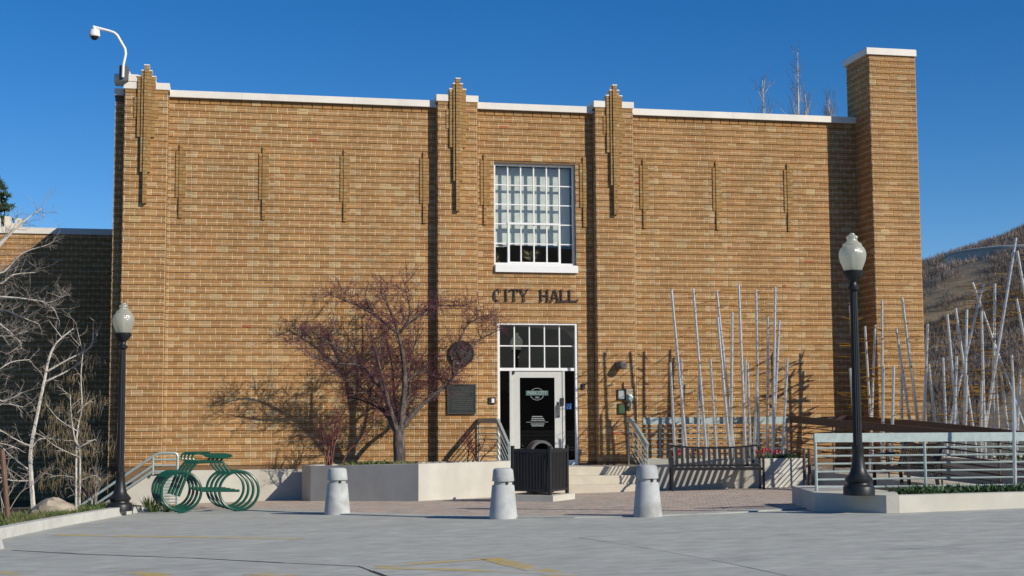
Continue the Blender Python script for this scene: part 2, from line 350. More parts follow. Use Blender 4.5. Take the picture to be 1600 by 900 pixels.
for (a, b), (c, d) in zip(eo[:-1], eo[1:]): mb.prism([tuple(a),tuple(c),tuple(d),tuple(b)], lambda x,y: gz(x,y)-.03, lambda x,y: gz(x,y)+.0165)
mb.build('edge_band', M['drive'], pt)

# ------------------------------------------------------------ city hall
P = 0.1355; BL = 0.2032; ZT = 7.75
hall = empty('city_hall', (7.0, 0, 0), 'two-storey tan brick city hall with stepped pilasters and white coping', 'building')
WL = -1.253; WR = 14.47
WIN = (6.37, 8.10, 4.63, 6.765); DOOR = (6.43, 8.115, 0.50, 3.45)
# masonry body
mb = MB(); T = 0.34
mb.box(WL, WIN[0], 0, T, -0.4, 7.87); mb.box(DOOR[1], WR+1.08, 0.001, T, -0.4, 7.87)
mb.box(WIN[0], DOOR[1], 0.0005, T, WIN[3], 7.87); mb.box(WIN[0], DOOR[1], 0.0005, T, DOOR[3], WIN[2]-0.0)
mb.box(WIN[1], DOOR[1]-0.0, 0.0007, T, WIN[2], WIN[3]); mb.box(WIN[0], DOOR[0], 0.0007, T, -0.4, DOOR[3]); mb.box(DOOR[0], DOOR[1], 0.0, T, -0.4, DOOR[2]-0.02)
mb.box(WL, WL+T, T, 14, -0.6, 7.45); mb.box(WR+0.74, WR+1.08, T, 14, -0.6, 7.45); mb.box(WL, WR+1.08, 14, 14.3, -0.6, 7.45)
mb.build('wall', M['joint'], hall)
mb = MB(); mb.box(WL+0.01, WR+1.07, T-0.01, 14.2, 7.2, 7.40); mb.build('roof', M['roof'], hall)
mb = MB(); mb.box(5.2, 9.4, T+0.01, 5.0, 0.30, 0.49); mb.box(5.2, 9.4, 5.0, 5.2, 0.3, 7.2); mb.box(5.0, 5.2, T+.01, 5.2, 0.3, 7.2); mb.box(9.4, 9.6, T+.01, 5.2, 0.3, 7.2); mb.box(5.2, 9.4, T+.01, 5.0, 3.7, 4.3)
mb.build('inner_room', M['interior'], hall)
# pilaster bodies, chimney body
PIL = [(-1.053,-0.232),(5.16,5.975),(8.50,9.312)]; PY = -0.20
for a, b in PIL: mb = MB(); mb.box(a, b, PY, 0.0, 0.40 if a > 0 else -0.3, 7.90, 'k'); mb.build('pilaster', M['joint'], hall)
CH = (14.47, 15.55, -0.74, 0.34)
mb = MB(); mb.box(CH[0], CH[1], CH[2], CH[3], -0.4, 9.24); mb.build('chimney', M['joint'], hall)

SINGLES = []; BULK = MB(); FILL = MB()
PAL = [((0.375,0.226,0.086),6),((0.385,0.236,0.094),4),((0.378,0.216,0.082),3),((0.365,0.228,0.090),3),((0.41,0.265,0.115),1.3),((0.365,0.203,0.080),0.8),((0.375,0.248,0.108),1.2)]
PALT = sum(wt for _, wt in PAL)
def tint(pale=False, prev=None):
    if (pale and random.random() < .6) or random.random() < .045: c = random.choice([(0.46,0.35,0.17),(0.40,0.30,0.15),(0.43,0.31,0.16)])
    elif prev is not None and random.random() < .6: c = prev
    else:
        r = random.uniform(0, PALT)
        for c, wt in PAL:
            r -= wt
            if r <= 0: break
    return c
def one_brick(fr, u0, u1, z0, z1, out, col, mbx):
    O, U, N = fr
    k = random.uniform(0.88, 1.13); mbx.col = (col[0]*k*1.07, col[1]*k*.97, col[2]*k*.93)
    def pt(u, z, n): return (O[0]+U[0]*u+N[0]*n, O[1]+U[1]*u+N[1]*n, z)
    e = 0.003
    vs = [pt(u0,z0,0),pt(u1,z0,0),pt(u1,z1,0),pt(u0,z1,0), pt(u0+e,z0+e,out),pt(u1-e,z0+e,out),pt(u1-e,z1-e,out),pt(u0+e,z1-e,out)]
    mbx.add(vs, [(4,5,6,7),(0,1,5,4),(1,2,6,5),(2,3,7,6),(3,0,4,7)])
def courses(fr, u0, u1, r0, r1, seams=(), holes=(), single=None, off=0.0, redbits=0.004):
    bounds = [u0] + [s for s in seams if u0+0.02 < s < u1-0.02] + [u1]
    O, U, N = fr
    for r in range(r0, r1):
        zt = ZT - r*P; zb = zt - P
        for si in range(len(bounds)-1):
            a, b = bounds[si], bounds[si+1]
            pass
            # unit intervals
            cuts = []
            x = a + (((BL/2) if (r % 2) else 0) if len(bounds) > 2 else ((off + (BL/2 if r % 2 else 0)) % BL))
            if x - a > 0.03: cuts.append((a, x))
            elif x > a: x = a
            while x < b - 0.02:
                e = min(x+BL, b)
                if b - e < 0.035: e = b
                cuts.append((x, e)); x = e
            zc = (zt+zb)/2
            segs = [(a, b)]
            for h in holes:
                if h[2] < zc < h[3]:
                    ns = []
                    for s0, s1 in segs:
                        if h[0] <= s0 and h[1] >= s1: continue
                        if h[1] <= s0 or h[0] >= s1: ns.append((s0,s1)); continue
                        if h[0] > s0: ns.append((s0,h[0]))
                        if h[1] < s1: ns.append((h[1],s1))
                    segs = ns
            for s0, s1 in segs:
                if s1 - s0 < 0.03: continue
                def pt(u, z, n): return (O[0]+U[0]*u+N[0]*n, O[1]+U[1]*u+N[1]*n, z)
                f0, f1 = s0-0.001, s1+0.001; z0, z1 = zb+0.0115, zt-0.001
                FILL.add([pt(f0,z0,0),pt(f1,z0,0),pt(f1,z1,0),pt(f0,z1,0),pt(f0,z0,.011),pt(f1,z0,.011),pt(f1,z1,.011),pt(f0,z1,.011)], [(4,5,6,7),(0,1,5,4),(2,3,7,6)])
                for c0, c1 in cuts:
                    b0, b1 = max(c0, s0), min(c1, s1)
                    if b1 - b0 < 0.03: continue
                    half = (c1-c0) < 0.13 and len(bounds) > 2
                    j = 0.0050
                    cA = tint(half); cB = tint(half, cA)
                    if random.random() < redbits*.5: cB = (0.40,0.14,0.06)
                    h = (P - 0.0115 - 0.009)/2
                    for (q0, q1, cc) in ((zb+0.0115, zb+0.0115+h, cB), (zt-h, zt, cA)):
                        o = 0.0185 + random.uniform(-0.002, 0.003)
                        if single and single(b0, b1, r) and len(SINGLES) < 300:
                            mm = MB(); one_brick(fr, b0+j, b1-j, q0, q1, o, cc, mm); SINGLES.append(mm)
                        else: one_brick(fr, b0+j, b1-j, q0, q1, o, cc, BULK)
def frameY(y): return ((0, y), (1, 0), (0, -1))
SP = 8*BL
STL = [0.0, SP, 2*SP, 3*SP]; XB = 9.574; STR = [XB, XB+SP, XB+2*SP]; STW = [6.143, 8.262]
seamsL = sorted([s-0.16 for s in STL] + [s+0.246 for s in STL]); seamsR = sorted([s-0.16 for s in STR] + [s+0.246 for s in STR])
seamsW = [6.02, 6.37, 8.10, 8.47]
H1 = [(WIN[0]-0.005, WIN[1]+0.005, WIN[2]-0.17, WIN[3]+0.01), (DOOR[0]-0.005, DOOR[1]+0.005, -1, DOOR[3]+0.01)]
RB = 53
for (a, b, sm, hl) in ((WL+0.002, PIL[0][0], (), ()), (PIL[0][1], PIL[1][0], seamsL, ()), (PIL[1][1], PIL[2][0], seamsW, H1), (PIL[2][1], WR, seamsR, ())):
    fr = frameY(0.0)
    courses(fr, a, b, 0, 6, (), hl, off=random.uniform(0, .2)); courses(fr, a, b, 6, RB, sm, hl)
    FILL.col = None
# thin top row under the coping
for (a, b) in ((PIL[0][1], PIL[1][0]), (PIL[1][1], PIL[2][0]), (PIL[2][1], WR)):
    x = a
    while x < b-0.03:
        e = min(x+BL, b); one_brick(frameY(0.0), x+.0045, e-.0045, ZT+0.012, 7.86, 0.02, tint(), BULK); x = e
sing = lambda b0, b1, r: (b1-b0) > 0.15 and 19 <= r < 53
courses(frameY(PY), PIL[0][0], PIL[0][1], -2, 53, (), (), single=sing, off=0.03)
for k in (1, 2): courses(frameY(PY), PIL[k][0], PIL[k][1], -2, 53, (), (), off=0.06)
courses(frameY(CH[2]), CH[0], CH[1], -11, 57, (), (), off=0.05, redbits=0.0)
courses(((CH[0], CH[3]), (0,-1), (-1,0)), 0.0, CH[3]-CH[2], -11, 57, (), (), off=0.12, redbits=0.0)
courses(((CH[1], CH[2]), (0,1), (1,0)), 0.0, CH[3]-CH[2], -11, 57, (), (), off=0.12, redbits=0.0)
for k in range(3):   # pilaster returns
    courses(((PIL[k][0], 0.0), (0,-1), (-1,0)), 0.0, -PY, -1, 53, (), (), off=0.0, redbits=0.0)
    courses(((PIL[k][1], PY), (0,1), (1,0)), 0.0, -PY, -1, 53, (), (), off=0.0, redbits=0.0)
# stepped fins on the pilasters, ribs on the panels
def fin(mbx, x0, x1, z0, z1, y0, y1, rows=True):
    z = z0
    while z < z1-0.004:
        e = min(z1, (math.floor((z-ZT)/ (P/2) + 1e-6)+1)*(P/2)+ZT)
        if e - z < 0.02: e = min(z1, e + P/2)
        c = tint(); k = random.uniform(.85,1.08); mbx.col = (c[0]*k, c[1]*k, c[2]*k)
        j = random.uniform(0, 0.004)
        mbx.box(x0+.001, x1-.001, y0-j, y1, z+0.0035, e-0.0035); z = e
for k, (a, b) in enumerate(PIL):
    caps = MB(); fx = MB(); c = (a+b)/2
    for hw, z0, z1, y in ((0.235,7.40,7.81,-0.232),(0.17,7.01,8.215,-0.256),(0.097,6.31,8.325,-0.280),(0.042,5.69,8.43,-0.304)):
        fin(fx, c-hw, c-hw+0.068 if hw > .05 else c, z0, z1, y, PY); fin(fx, c+hw-0.068 if hw > .05 else c, c+hw, z0, z1, y, PY)
        if hw > .05: fin(fx, c-hw+0.068, c+hw-0.068, z0+0.01, z1, y, PY)
    fx.build('stepped_fin', M['brick'], hall)
    for hw, z, y in ((0.18,8.215,-0.266),(0.107,8.325,-0.290),(0.052,8.43,-0.314)): caps.box(c-hw, c+hw, y, -0.02, z, z+0.022)
    caps.box(a-0.03, c-0.175, PY-0.03, 0.25, 7.975, 8.11); caps.box(c+0.175, b+0.03, PY-0.03, 0.25, 7.975, 8.11); caps.box(c-0.172, c+0.172, PY+0.03, 0.25, 7.975, 8.2)
    for s0, s1 in ((a, c-0.172),(c+0.172, b)): mb = MB(); fin(mb, s0, s1, 7.895, 7.975, PY-0.018, PY+0.05); mb.build('brick_course', M['brick'], hall)
    caps.build('pilaster_cap', M['coping'], hall)
for s in STL + STR + STW:
    fx = MB(); fin(fx, s, s+0.068, ZT-17*P+.006, ZT-6*P, -0.050, 0); 
    fin(fx, s-0.066, s, ZT-14*P+.006, ZT-7*P, -0.036, 0); fin(fx, s+0.068, s+0.134, ZT-14*P+.006, ZT-7*P, -0.036, 0)
    fx.build('panel_rib', M['brick'], hall)
for mm in SINGLES: mm.build('brick', M['brick'], hall)
tag(BULK.build('brickwork', M['brick'], hall), kind='stuff')
tag(FILL.build('mortar_bed', M['mortar'], hall), kind='stuff')
# coping lengths
def coping(x0, x1):
    mb = MB(); mb.box(x0, x1, -0.095, 0.36, 7.872, 8.008); mb.build('coping', M['coping'], hall)
for a, b in ((PIL[0][1]+0.032, 1.2),(1.203, 3.45),(3.453, PIL[1][0]-0.032),(PIL[1][1]+0.032, PIL[2][0]-0.032),(PIL[2][1]+0.032, 11.6),(11.603, WR+0.0)): coping(a, b)
mb = MB(); mb.box(WL-0.02, PIL[0][0]-0.031, -0.05, 0.36, 7.872, 8.008); mb.build('coping', M['coping'], hall)
mb = MB(); mb.bbox(CH[0]-0.075, CH[1]+0.02, CH[2]-0.06, CH[3]+0.06, 9.242, 9.39, 0.012); mb.build('chimney_cap', M['coping'], hall)
# base plinth
mb = MB(); mb.box(-0.36, 2.55, -0.07, -0.001, -0.45, 0.49); mb.box(-0.9, 5.16, -0.22, -0.07, -0.6, -0.2) ; mb.build('plinth', M['stucco'], hall)

# window
win = MB(); wy = 0.12
x0, x1, z0, z1 = WIN
win.box(x0, x0+0.035, 0.05, 0.17, z0+0.0, z1); win.box(x1-0.035, x1, 0.05, 0.17, z0, z1); win.box(x0+.035, x1-.035, 0.05, 0.17, z1-0.035, z1); win.box(x0+.035, x1-.035, 0.05, 0.17, z0, z0+0.05)
W = win.build('window', M['white'], hall)
cw = (x1-x0-0.07)/6; ch = (z1-z0-0.085)/5
def gx(i): return x0+0.035+cw*i
def gzz(j): return z0+0.05+ch*j
for i in range(6):
    for j in range(5):
        mb = MB(); mb.box(gx(i)+.008, gx(i+1)-.008, wy+.02, wy+.026, gzz(j)+.008, gzz(j+1)-.008); mb.build('pane', M['glass'], W)
for i in range(1, 6):
    mb = MB(); mb.box(gx(i)-.013, gx(i)+.013, wy-.015, wy+.04, z0+.05, z1-.035); mb.build('muntin', M['white'], W)
for j in range(1, 5):
    mb = MB(); mb.box(x0+.035, x1-.035, wy-.012, wy+.037, gzz(j)-.011, gzz(j)+.011); mb.build('muntin', M['white'], W)
mb = MB()
for a, b, c, d in ((gx(1)-.012,gx(1)+.032,gzz(0)-.02,gzz(2)+.03),(gx(5)-.032,gx(5)+.012,gzz(0)-.02,gzz(2)+.03),(gx(1)+.032,gx(5)-.032,gzz(2)-.012,gzz(2)+.03),(gx(1)+.032,gx(5)-.032,gzz(0)-.02,gzz(0)+.025)): mb.box(a,b,wy-.04,wy+.03,c,d)
mb.build('opening_sash', M['white'], W)
mb = MB(); mb.bbox(x0-0.0, x1+0.035, -0.075, 0.16, z0-0.155, z0-0.002, 0.012); mb.build('sill', M['white'], W)
mb = MB(); z = 5.09
while z < z1-0.03:
    mb.bar((x0+.05, 0.285, z), (x1-.05, 0.285, z), 0.0285, 0.0015, (0,-0.88,0.475)); z += 0.0235
tag(mb.build('blind', M['blind'], W), kind='stuff')
mb = MB(); mb.box(x0+.25, x0+.32, .262, .264, 5.045, 5.06); mb.box(x0+.07, x0+.25, .26, .262, 5.03, 5.06); mb.build('blind_tag', M['white'], W)
# potted plants on the inner sill
def potplant(x, y, label, hgt, sprd, n):
    t = empty('potted_plant', (x, y, 4.64), label, 'plant')
    mb = MB(); mb.lathe([(.045,0),(.062,.10),(.066,.10),(.066,.115)], 12, (x,y,4.64)); mb.build('pot', M['post'], t)
    mb = MB()
    for i in range(n):
        a = random.uniform(0, 6.28); l = hgt*random.uniform(.5,1); e = Vector((math.cos(a)*sprd*random.random(), math.sin(a)*.05, l))
        p = Vector((x,y,4.755)); q = p+e; s = Vector((.012,0,.01)); mb.add([p, p+e*.6+s, q, p+e*.6-s], [(0,1,2,3)])
    mb.build('foliage', M['tancatkin'], t)
mb = MB(); mb.box(x0-.05, x1+.05, 0.345, 0.62, 4.56, 4.638); mb.build('inner_sill', M['white'], W)
potplant(6.50, 0.42, 'spiky potted plant behind the lower left window panes', .20, .12, 22)
potplant(7.28, 0.42, 'potted plant with branching leaves behind the middle of the lower window panes', .28, .32, 46)

# entrance: transom, sidelights, door
x0, x1, z0, z1 = DOOR; dy = 0.06
ent = MB(); fwid = 0.045
ent.box(x0, x0+fwid, 0.0, .16, z0, z1); ent.box(x1-fwid, x1, 0.0, .16, z0, z1); ent.box(x0+fwid, x1-fwid, 0.0, .16, z1-.06, z1); ent.box(x0+fwid, x1-fwid, 0.02, .15, 2.44, 2.50); ent.box(x0+fwid, x1-fwid, 0.01, .15, z0, z0+.05)
E_ = ent.build('entrance_frame', M['white'], hall)
dl, dr = 6.735, 7.80
for i in range(5):
    a = x0+fwid+(x1-x0-2*fwid)*i/5; b = x0+fwid+(x1-x0-2*fwid)*(i+1)/5
    for c, d in ((2.50,2.945),(2.965,3.39)):
        mb = MB(); mb.box(a+.01, b-.01, .085, .092, c, d); mb.build('pane', M['mglass'], E_)
    if i:
        mb = MB(); mb.box(a-.012, a+.012, .06, .12, 2.50, 3.39); mb.build('muntin', M['white'], E_)
mb = MB(); mb.box(x0+fwid, x1-fwid, .063, .117, 2.943, 2.967); mb.build('muntin', M['white'], E_)
for a, b in ((x0+fwid, dl-.05), (dr+.05, x1-fwid)):
    mb = MB(); mb.box(a, b, .085, .092, z0+.05, 2.44); mb.build('sidelight', M['dglass'], E_)
    mb = MB(); mb.box(a, b, .06, .12, z0+.05, z0+.10); mb.build('sidelight_rail', M['white'], E_)
mb = MB()
for a, b in ((dl-.05, dl-.002), (dr+.002, dr+.05)): mb.box(a, b, .03, .14, z0+.05, 2.44)
mb.build('door_jamb', M['doorwhite'], E_)
dm = MB(); st = 0.165
dm.box(dl, dl+st, .045, .10, z0+.055, 2.435); dm.box(dr-st, dr, .045, .10, z0+.055, 2.435); dm.box(dl+st, dr-st, .045, .10, 2.30, 2.435); dm.box(dl+st, dr-st, .045, .10, z0+.055, z0+.30)
D_ = dm.build('door', M['doorwhite'], hall)
mb = MB(); mb.box(dl+st, dr-st, .07, .076, z0+.30, 2.30); mb.build('door_glass', M['dglass'], D_)
mb = MB(); hx = dr-.075; mb.box(hx-.04, hx+.02, .03, .045, 1.48, 1.80); mb.tube([(hx-.01,.03,1.78),(hx-.01,-.02,1.75),(hx-.01,-.02,1.52),(hx-.01,.03,1.50)], .012, 8); mb.build('door_handle', M['dgrey'], D_)
mb = MB(); mb.box(hx+.035, hx+.10, 0.015, .045, 1.72, 1.88); mb.build('door_lock', M['black'], D_)
mb = MB(); mb.box(dl+.01, dl+.05, 0.01, .045, 2.375, 2.43); mb.build('door_closer', M['black'], D_)
def text_mesh(txt, size, cx, y, zc, mt, parent, name, ext=0.001, sx=1.0):
    cu = bpy.data.curves.new('t', 'FONT'); cu.body = txt; cu.size = size; cu.align_x = 'CENTER'; cu.align_y = 'CENTER'; cu.extrude = ext
    to = bpy.data.objects.new('t', cu); COL.objects.link(to); dg = bpy.context.evaluated_depsgraph_get()
    me = bpy.data.meshes.new_from_object(to.evaluated_get(dg)); bpy.data.objects.remove(to)
    me.transform(Matrix.Translation((cx, y, zc)) @ Matrix.Rotation(math.pi/2, 4, 'X') @ Matrix.Diagonal((sx,1,1,1))); me.materials.clear(); me.materials.append(mt); me.name = name
    o = bpy.data.objects.new(name, me); COL.objects.link(o); o.parent = parent
    t = parent; loc = Vector((0,0,0))
    while t is not None: loc += t.location; t = t.parent
    o.location = -loc; return o
lx = (dl+dr)/2; ly = .066; lz = 1.98
mb = MB(); n = 40
for rr0, rr1 in ((.125,.118),):
    vs = [(lx+r*math.cos(6.2832*k/n)*1.15, ly, lz-.02+r*math.sin(6.2832*k/n)) for r in (rr0, rr1) for k in range(n)]
    mb.add(vs, [(k,(k+1) % n,n+(k+1) % n,n+k) for k in range(n)])
mb.build('logo_ring', M['signwhite'], D_)
mb = MB(); mb.box(lx-.235, lx+.235, ly-.0025, ly-.001, lz-.048, lz+.052); mb.build('logo_band', M['signteal'], D_)
text_mesh('PARK CITY', .098, lx, ly-.004, lz+.002, M['signwhite'], D_, 'logo_text', 0.0005, .86)
text_mesh('1884', .05, lx, ly-.003, lz-.092, M['signwhite'], D_, 'logo_text', 0.0005)
mb = MB()
for k, (wd, zz) in enumerate(((.22,1.50),(.24,1.462),(.26,1.424),(.46,1.385),(.27,1.345),(.23,1.308))):
    if k == 3: mb.box(lx-wd/2, lx+wd/2, ly-.002, ly-.001, zz-.003, zz+.003); continue
    x = lx-wd/2
    while x < lx+wd/2:
        l = random.uniform(.012,.035); mb.box(x, x+l, ly-.002, ly-.001, zz-.008, zz+.008); x += l+.006
mb.build('door_lettering', M['signwhite'], D_)
# accessibility sticker
sx, sz = dr+.145, 1.705
mb = MB(); mb.box(sx-.052, sx+.052, .079, .081, sz-.06, sz+.06); stk = mb.build('access_sticker', M['blue'], E_)
mb = MB(); yy = .077
def disc(mb, x, z, r, r2=0, a0=0, a1=6.2832, n=20):
    vs = []
    for k in range(n+1):
        a = a0+(a1-a0)*k/n; vs += [(x+r*math.cos(a), yy, z+r*math.sin(a)), (x+r2*math.cos(a), yy, z+r2*math.sin(a))]
    mb.add(vs, [(2*k,2*k+2,2*k+3,2*k+1) for k in range(n)])
disc(mb, sx-.012, sz+.040, .010); disc(mb, sx-.004, sz-.018, .030, .023, 2.2, 5.9)
mb.add([(sx-.016,yy,sz+.026),(sx-.006,yy,sz+.026),(sx-.002,yy,sz-.012),(sx-.012,yy,sz-.012)],[(0,1,2,3)]); mb.add([(sx-.012,yy,sz-.012),(sx+.022,yy,sz-.012),(sx+.022,yy,sz-.004),(sx-.012,yy,sz-.004)],[(0,1,2,3)]); mb.add([(sx+.014,yy,sz-.006),(sx+.022,yy,sz-.006),(sx+.034,yy,sz-.036),(sx+.026,yy,sz-.036)],[(0,1,2,3)])
mb.build('wheelchair_symbol', M['white'], E_)

# CITY HALL letters
def letter(name_ch, X, Wd, z0=3.875, Hh=0.25):
    t = .025; th = .011; s = .016; polys = []
    def rect(a, b, c, d): polys.append([(a,c),(b,c),(b,d),(a,d)])
    def stem(x, wdt=t): rect(x-wdt/2, x+wdt/2, 0, Hh); rect(x-wdt/2-s, x-wdt/2, 0, .016); rect(x+wdt/2, x+wdt/2+s, 0, .016); rect(x-wdt/2-s, x-wdt/2, Hh-.016, Hh); rect(x+wdt/2, x+wdt/2+s, Hh-.016, Hh)
    if name_ch == 'I': stem(Wd/2)
    if name_ch == 'T': rect(Wd/2-t/2, Wd/2+t/2, 0, Hh-.022); rect(Wd/2-t/2-s, Wd/2-t/2, 0, .016); rect(Wd/2+t/2, Wd/2+t/2+s, 0, .016); rect(0, Wd, Hh-.022, Hh); rect(0, .014, Hh-.06, Hh-.022); rect(Wd-.014, Wd, Hh-.06, Hh-.022)
    if name_ch == 'L': rect(s, s+t, 0, Hh); rect(0, s, 0, .016); rect(0, s, Hh-.016, Hh); rect(s+t, 2*s+t, Hh-.016, Hh); rect(s+t, Wd, 0, .020); rect(Wd-.014, Wd, .020, .06)
    if name_ch == 'H': stem(t/2+s); stem(Wd-t/2-s); rect(s+t, Wd-s-t, Hh/2-.009, Hh/2+.009)
    if name_ch == 'A':
        m_ = Wd/2; polys.append([(m_-.008,Hh),(m_+.022,Hh),(Wd-.01,.0),(Wd-.01-t,.0)]); polys.append([(m_-.014,Hh),(m_+.004,Hh),(.02+th,0),(.02,0)]); rect(Wd*.30, Wd*.70, .075, .092); rect(0,.06,-.001,.013); rect(Wd-.07,Wd+.005,-.001,.013)
    if name_ch == 'Y':
        m_ = Wd/2; rect(m_-t/2, m_+t/2, 0, Hh*.45); polys.append([(m_-t/2,Hh*.45),(m_+t/2-.006,Hh*.45),(.016+t,Hh),(.014,Hh)]); polys.append([(m_-.004,Hh*.45),(m_+t/2,Hh*.45),(Wd-.012,Hh),(Wd-.012-th,Hh)]); rect(m_-t/2-s,m_-t/2,0,.016); rect(m_+t/2,m_+t/2+s,0,.016); rect(0,.08,Hh-.012,Hh+.001); rect(Wd-.055,Wd,Hh-.012,Hh+.001)
    if name_ch == 'C':
        n = 22; out = []; inn = []
        for k in range(n+1):
            a = math.radians(48 + 264*k/n); ww = .012 + .024*max(0, -math.cos(a))
            out.append((Wd/2+Wd/2*math.cos(a), Hh/2+(Hh/2+.003)*math.sin(a))); inn.append((Wd/2+(Wd/2-ww)*math.cos(a), Hh/2+(Hh/2+.003-ww*.7-.004)*math.sin(a)))
        for k in range(n): polys.append([out[k],out[k+1],inn[k+1],inn[k]])
        rect(Wd*.80, Wd*.89, Hh*.66, Hh*.90)
    mb = MB()
    for i, p in enumerate(polys): mb.prism_y([(X+a, z0+b) for a, b in p], -0.058-0.0004*(i % 3), -0.036)
    for a, b in ((X+Wd*.35, z0+.03),(X+Wd*.5, z0+Hh-.03)): mb.box(a-.006, a+.006, -.037, -.015, b-.006, b+.006)
    mb.build('letter', M['letter'], hall)
for chx, a, b in (('C',135,190),('I',208,240),('T',250,312),('Y',316,384),('H',462,528),('A',535,604),('L',608,662),('L',668,735)):
    letter(chx, 6.345+(a-135)/336.0, (b-a)/336.0)

# ------------------------------------------------------------ things fixed to the front wall
t = empty('wall_plaque', (5.635, -0.24, 1.57), 'dark bronze rectangular plaque on the brick left of the door', 'plaque')
mb = MB(); mb.box(5.345, 5.925, -0.255, -0.222, 1.565, 2.16); mb.build('plate', M['bronze'], t)
mb = MB()
for a, b, c, d in ((5.345,5.36,1.565,2.16),(5.91,5.925,1.565,2.16),(5.36,5.91,1.565,1.58),(5.36,5.91,2.145,2.16)): mb.box(a,b,-.263,-.255,c,d)
mb.build('rim', M['bronzel'], t)
mb = MB()
for k in range(11):
    z = 2.09-k*.043; wd = random.uniform(.25,.45) if k else .3; x = 5.635-wd/2
    while x < 5.635+wd/2: l = random.uniform(.02,.06); mb.box(x, x+l, -.257, -.255, z-.008, z+.008); x += l+.012
tag(mb.build('raised_lettering', M['bronzel'], t), kind='stuff')
t = empty('wall_medallion', (5.62, -0.24, 2.55), 'round dark bronze medallion above the plaque, partly behind twigs', 'medallion')
mb = MB(); mb.lathe([(.25,-.22),(.26,-.27),(.24,-.29),(.20,-.28),(.0,-.29)], 32, (5.635,0,2.78), axis='y'); mb.build('disc', M['bronze'], t)
mb = MB(); mb.lathe([(.10,-.285),(.09,-.315),(.03,-.32)], 20, (5.635,0,2.78), axis='y'); mb.box(5.61,5.66,-.31,-.285,2.60,2.68); mb.build('relief', M['bronzel'], t)
t = empty('card_reader', (6.30, -0.02, 1.83), 'black card reader with white key panel beside the door frame', 'card reader')
mb = MB(); mb.bbox(6.225, 6.375, -.05, -.02, 1.765, 1.895, .008); mb.build('housing', M['black'], t)
mb = MB(); mb.bbox(6.285, 6.345, -.062, -.05, 1.785, 1.87, .006); mb.build('key_panel', M['white'], t)
t = empty('door_button', (8.22, -0.02, 2.12), 'small black button unit on the brick right of the door', 'button')
mb = MB(); mb.bbox(8.185, 8.265, -.05, -.02, 2.06, 2.18, .008); mb.build('housing', M['black'], t)
mb = MB(); mb.lathe([(.02,0),(.018,-.015),(.008,-.018)], 12, (8.225,-.05,2.12), axis='y'); mb.build('push_cap', M['dgrey'], t)
t = empty('wall_light', (8.93, -0.22, 2.56), 'grey bullet-shaped wall light on the right pilaster', 'light')
mb = MB(); mb.lathe([(.075,0),(.075,-.03),(.04,-.035)], 20, (8.93,-.22,2.56), axis='y'); mb.build('mount', M['dgrey'], t)
mb = MB(); mb.tube([(8.93,-.25,2.56),(8.95,-.30,2.555),(8.985,-.43,2.535),(8.99,-.455,2.53)], [.075,.085,.085,.06], 16); mb.build('shade', M['dgrey'], t, True)
def framed(name, label, x0, x1, z0, z1, inner):
    t = empty(name, ((x0+x1)/2, -.22, z0), label, 'notice')
    mb = MB(); mb.box(x0, x1, -.245, -.222, z0, z1); mb.build('backing', M['black'], t)
    mb = MB(); mb.box(x0+.025, x1-.025, -.249, -.2455, z0+.025, z1-.025); mb.build('notice_face', inner, t)
framed('notice_frame', 'upper of two black framed notices on the right pilaster', 8.90, 9.08, 1.83, 2.05, M['signwhite'])
framed('notice_frame', 'lower of two black framed notices, with olive face, on the right pilaster', 8.91, 9.08, 1.54, 1.76, M['cover'])
t = empty('utility_outlet', (9.17, -.22, 1.72), 'pale metal outlet and hose connection beside the framed notices', 'outlet')
mb = MB(); mb.lathe([(.075,0),(.075,-.05),(.05,-.06),(.02,-.06)], 20, (9.16,-.22,1.87), axis='y'); mb.build('cap', M['galv'], t)
mb = MB(); mb.tube([(9.16,-.25,1.84),(9.16,-.29,1.78),(9.17,-.27,1.68),(9.17,-.23,1.64)], .03, 8); mb.build('elbow', M['galv'], t)
mb = MB(); mb.box(9.09,9.24,-.24,-.222,1.94,2.06); mb.build('cover_plate', M['rock'], t)

# security camera on the roof corner
t = empty('security_camera', (-1.09, -0.3, 8.11), 'white dome security camera on a bent arm above the left corner', 'camera')
mb = MB(); mb.tube([(-1.09,-.4,8.15),(-1.085,-.4,8.40),(-1.045,-.4,8.62),(-1.06,-.4,8.72),(-1.21,-.4,8.98),(-1.27,-.4,9.03),(-1.36,-.4,9.06),(-1.67,-.4,9.13)], .028, 10); mb.build('arm', M['camwhite'], t, True)
mb = MB(); mb.tube([(-1.64,-.4,9.12),(-1.64,-.4,9.07)], .035, 10); mb.lathe([(.05,.10),(.095,.085),(.105,.0),(.11,-.02),(.10,-.045)], 20, (-1.64,-.4,8.98)); mb.build('housing', M['camwhite'], t, True)
mb = MB(); mb.lathe([(.02,-.065),(.05,-.055),(.068,-.03),(.075,.0)], 16, (-1.64,-.4,8.935)); mb.build('dome', M['black'], t, True)
mb = MB(); mb.box(-1.17,-1.02,-.36,-.345,8.09,8.40); mb.box(-1.02,-.99,-.36,-.05,8.11,8.38) ; mb.build('bracket', M['dgrey'], t)
mb = MB(); mb.prism_y([(-1.01,8.115),(-.86,8.115),(-1.01,8.40)], -.10, -.07); mb.bbox(-1.27,-.78,-.24,.25,8.118,8.26,.02); mb.build('mount_box', M['coping'], t)

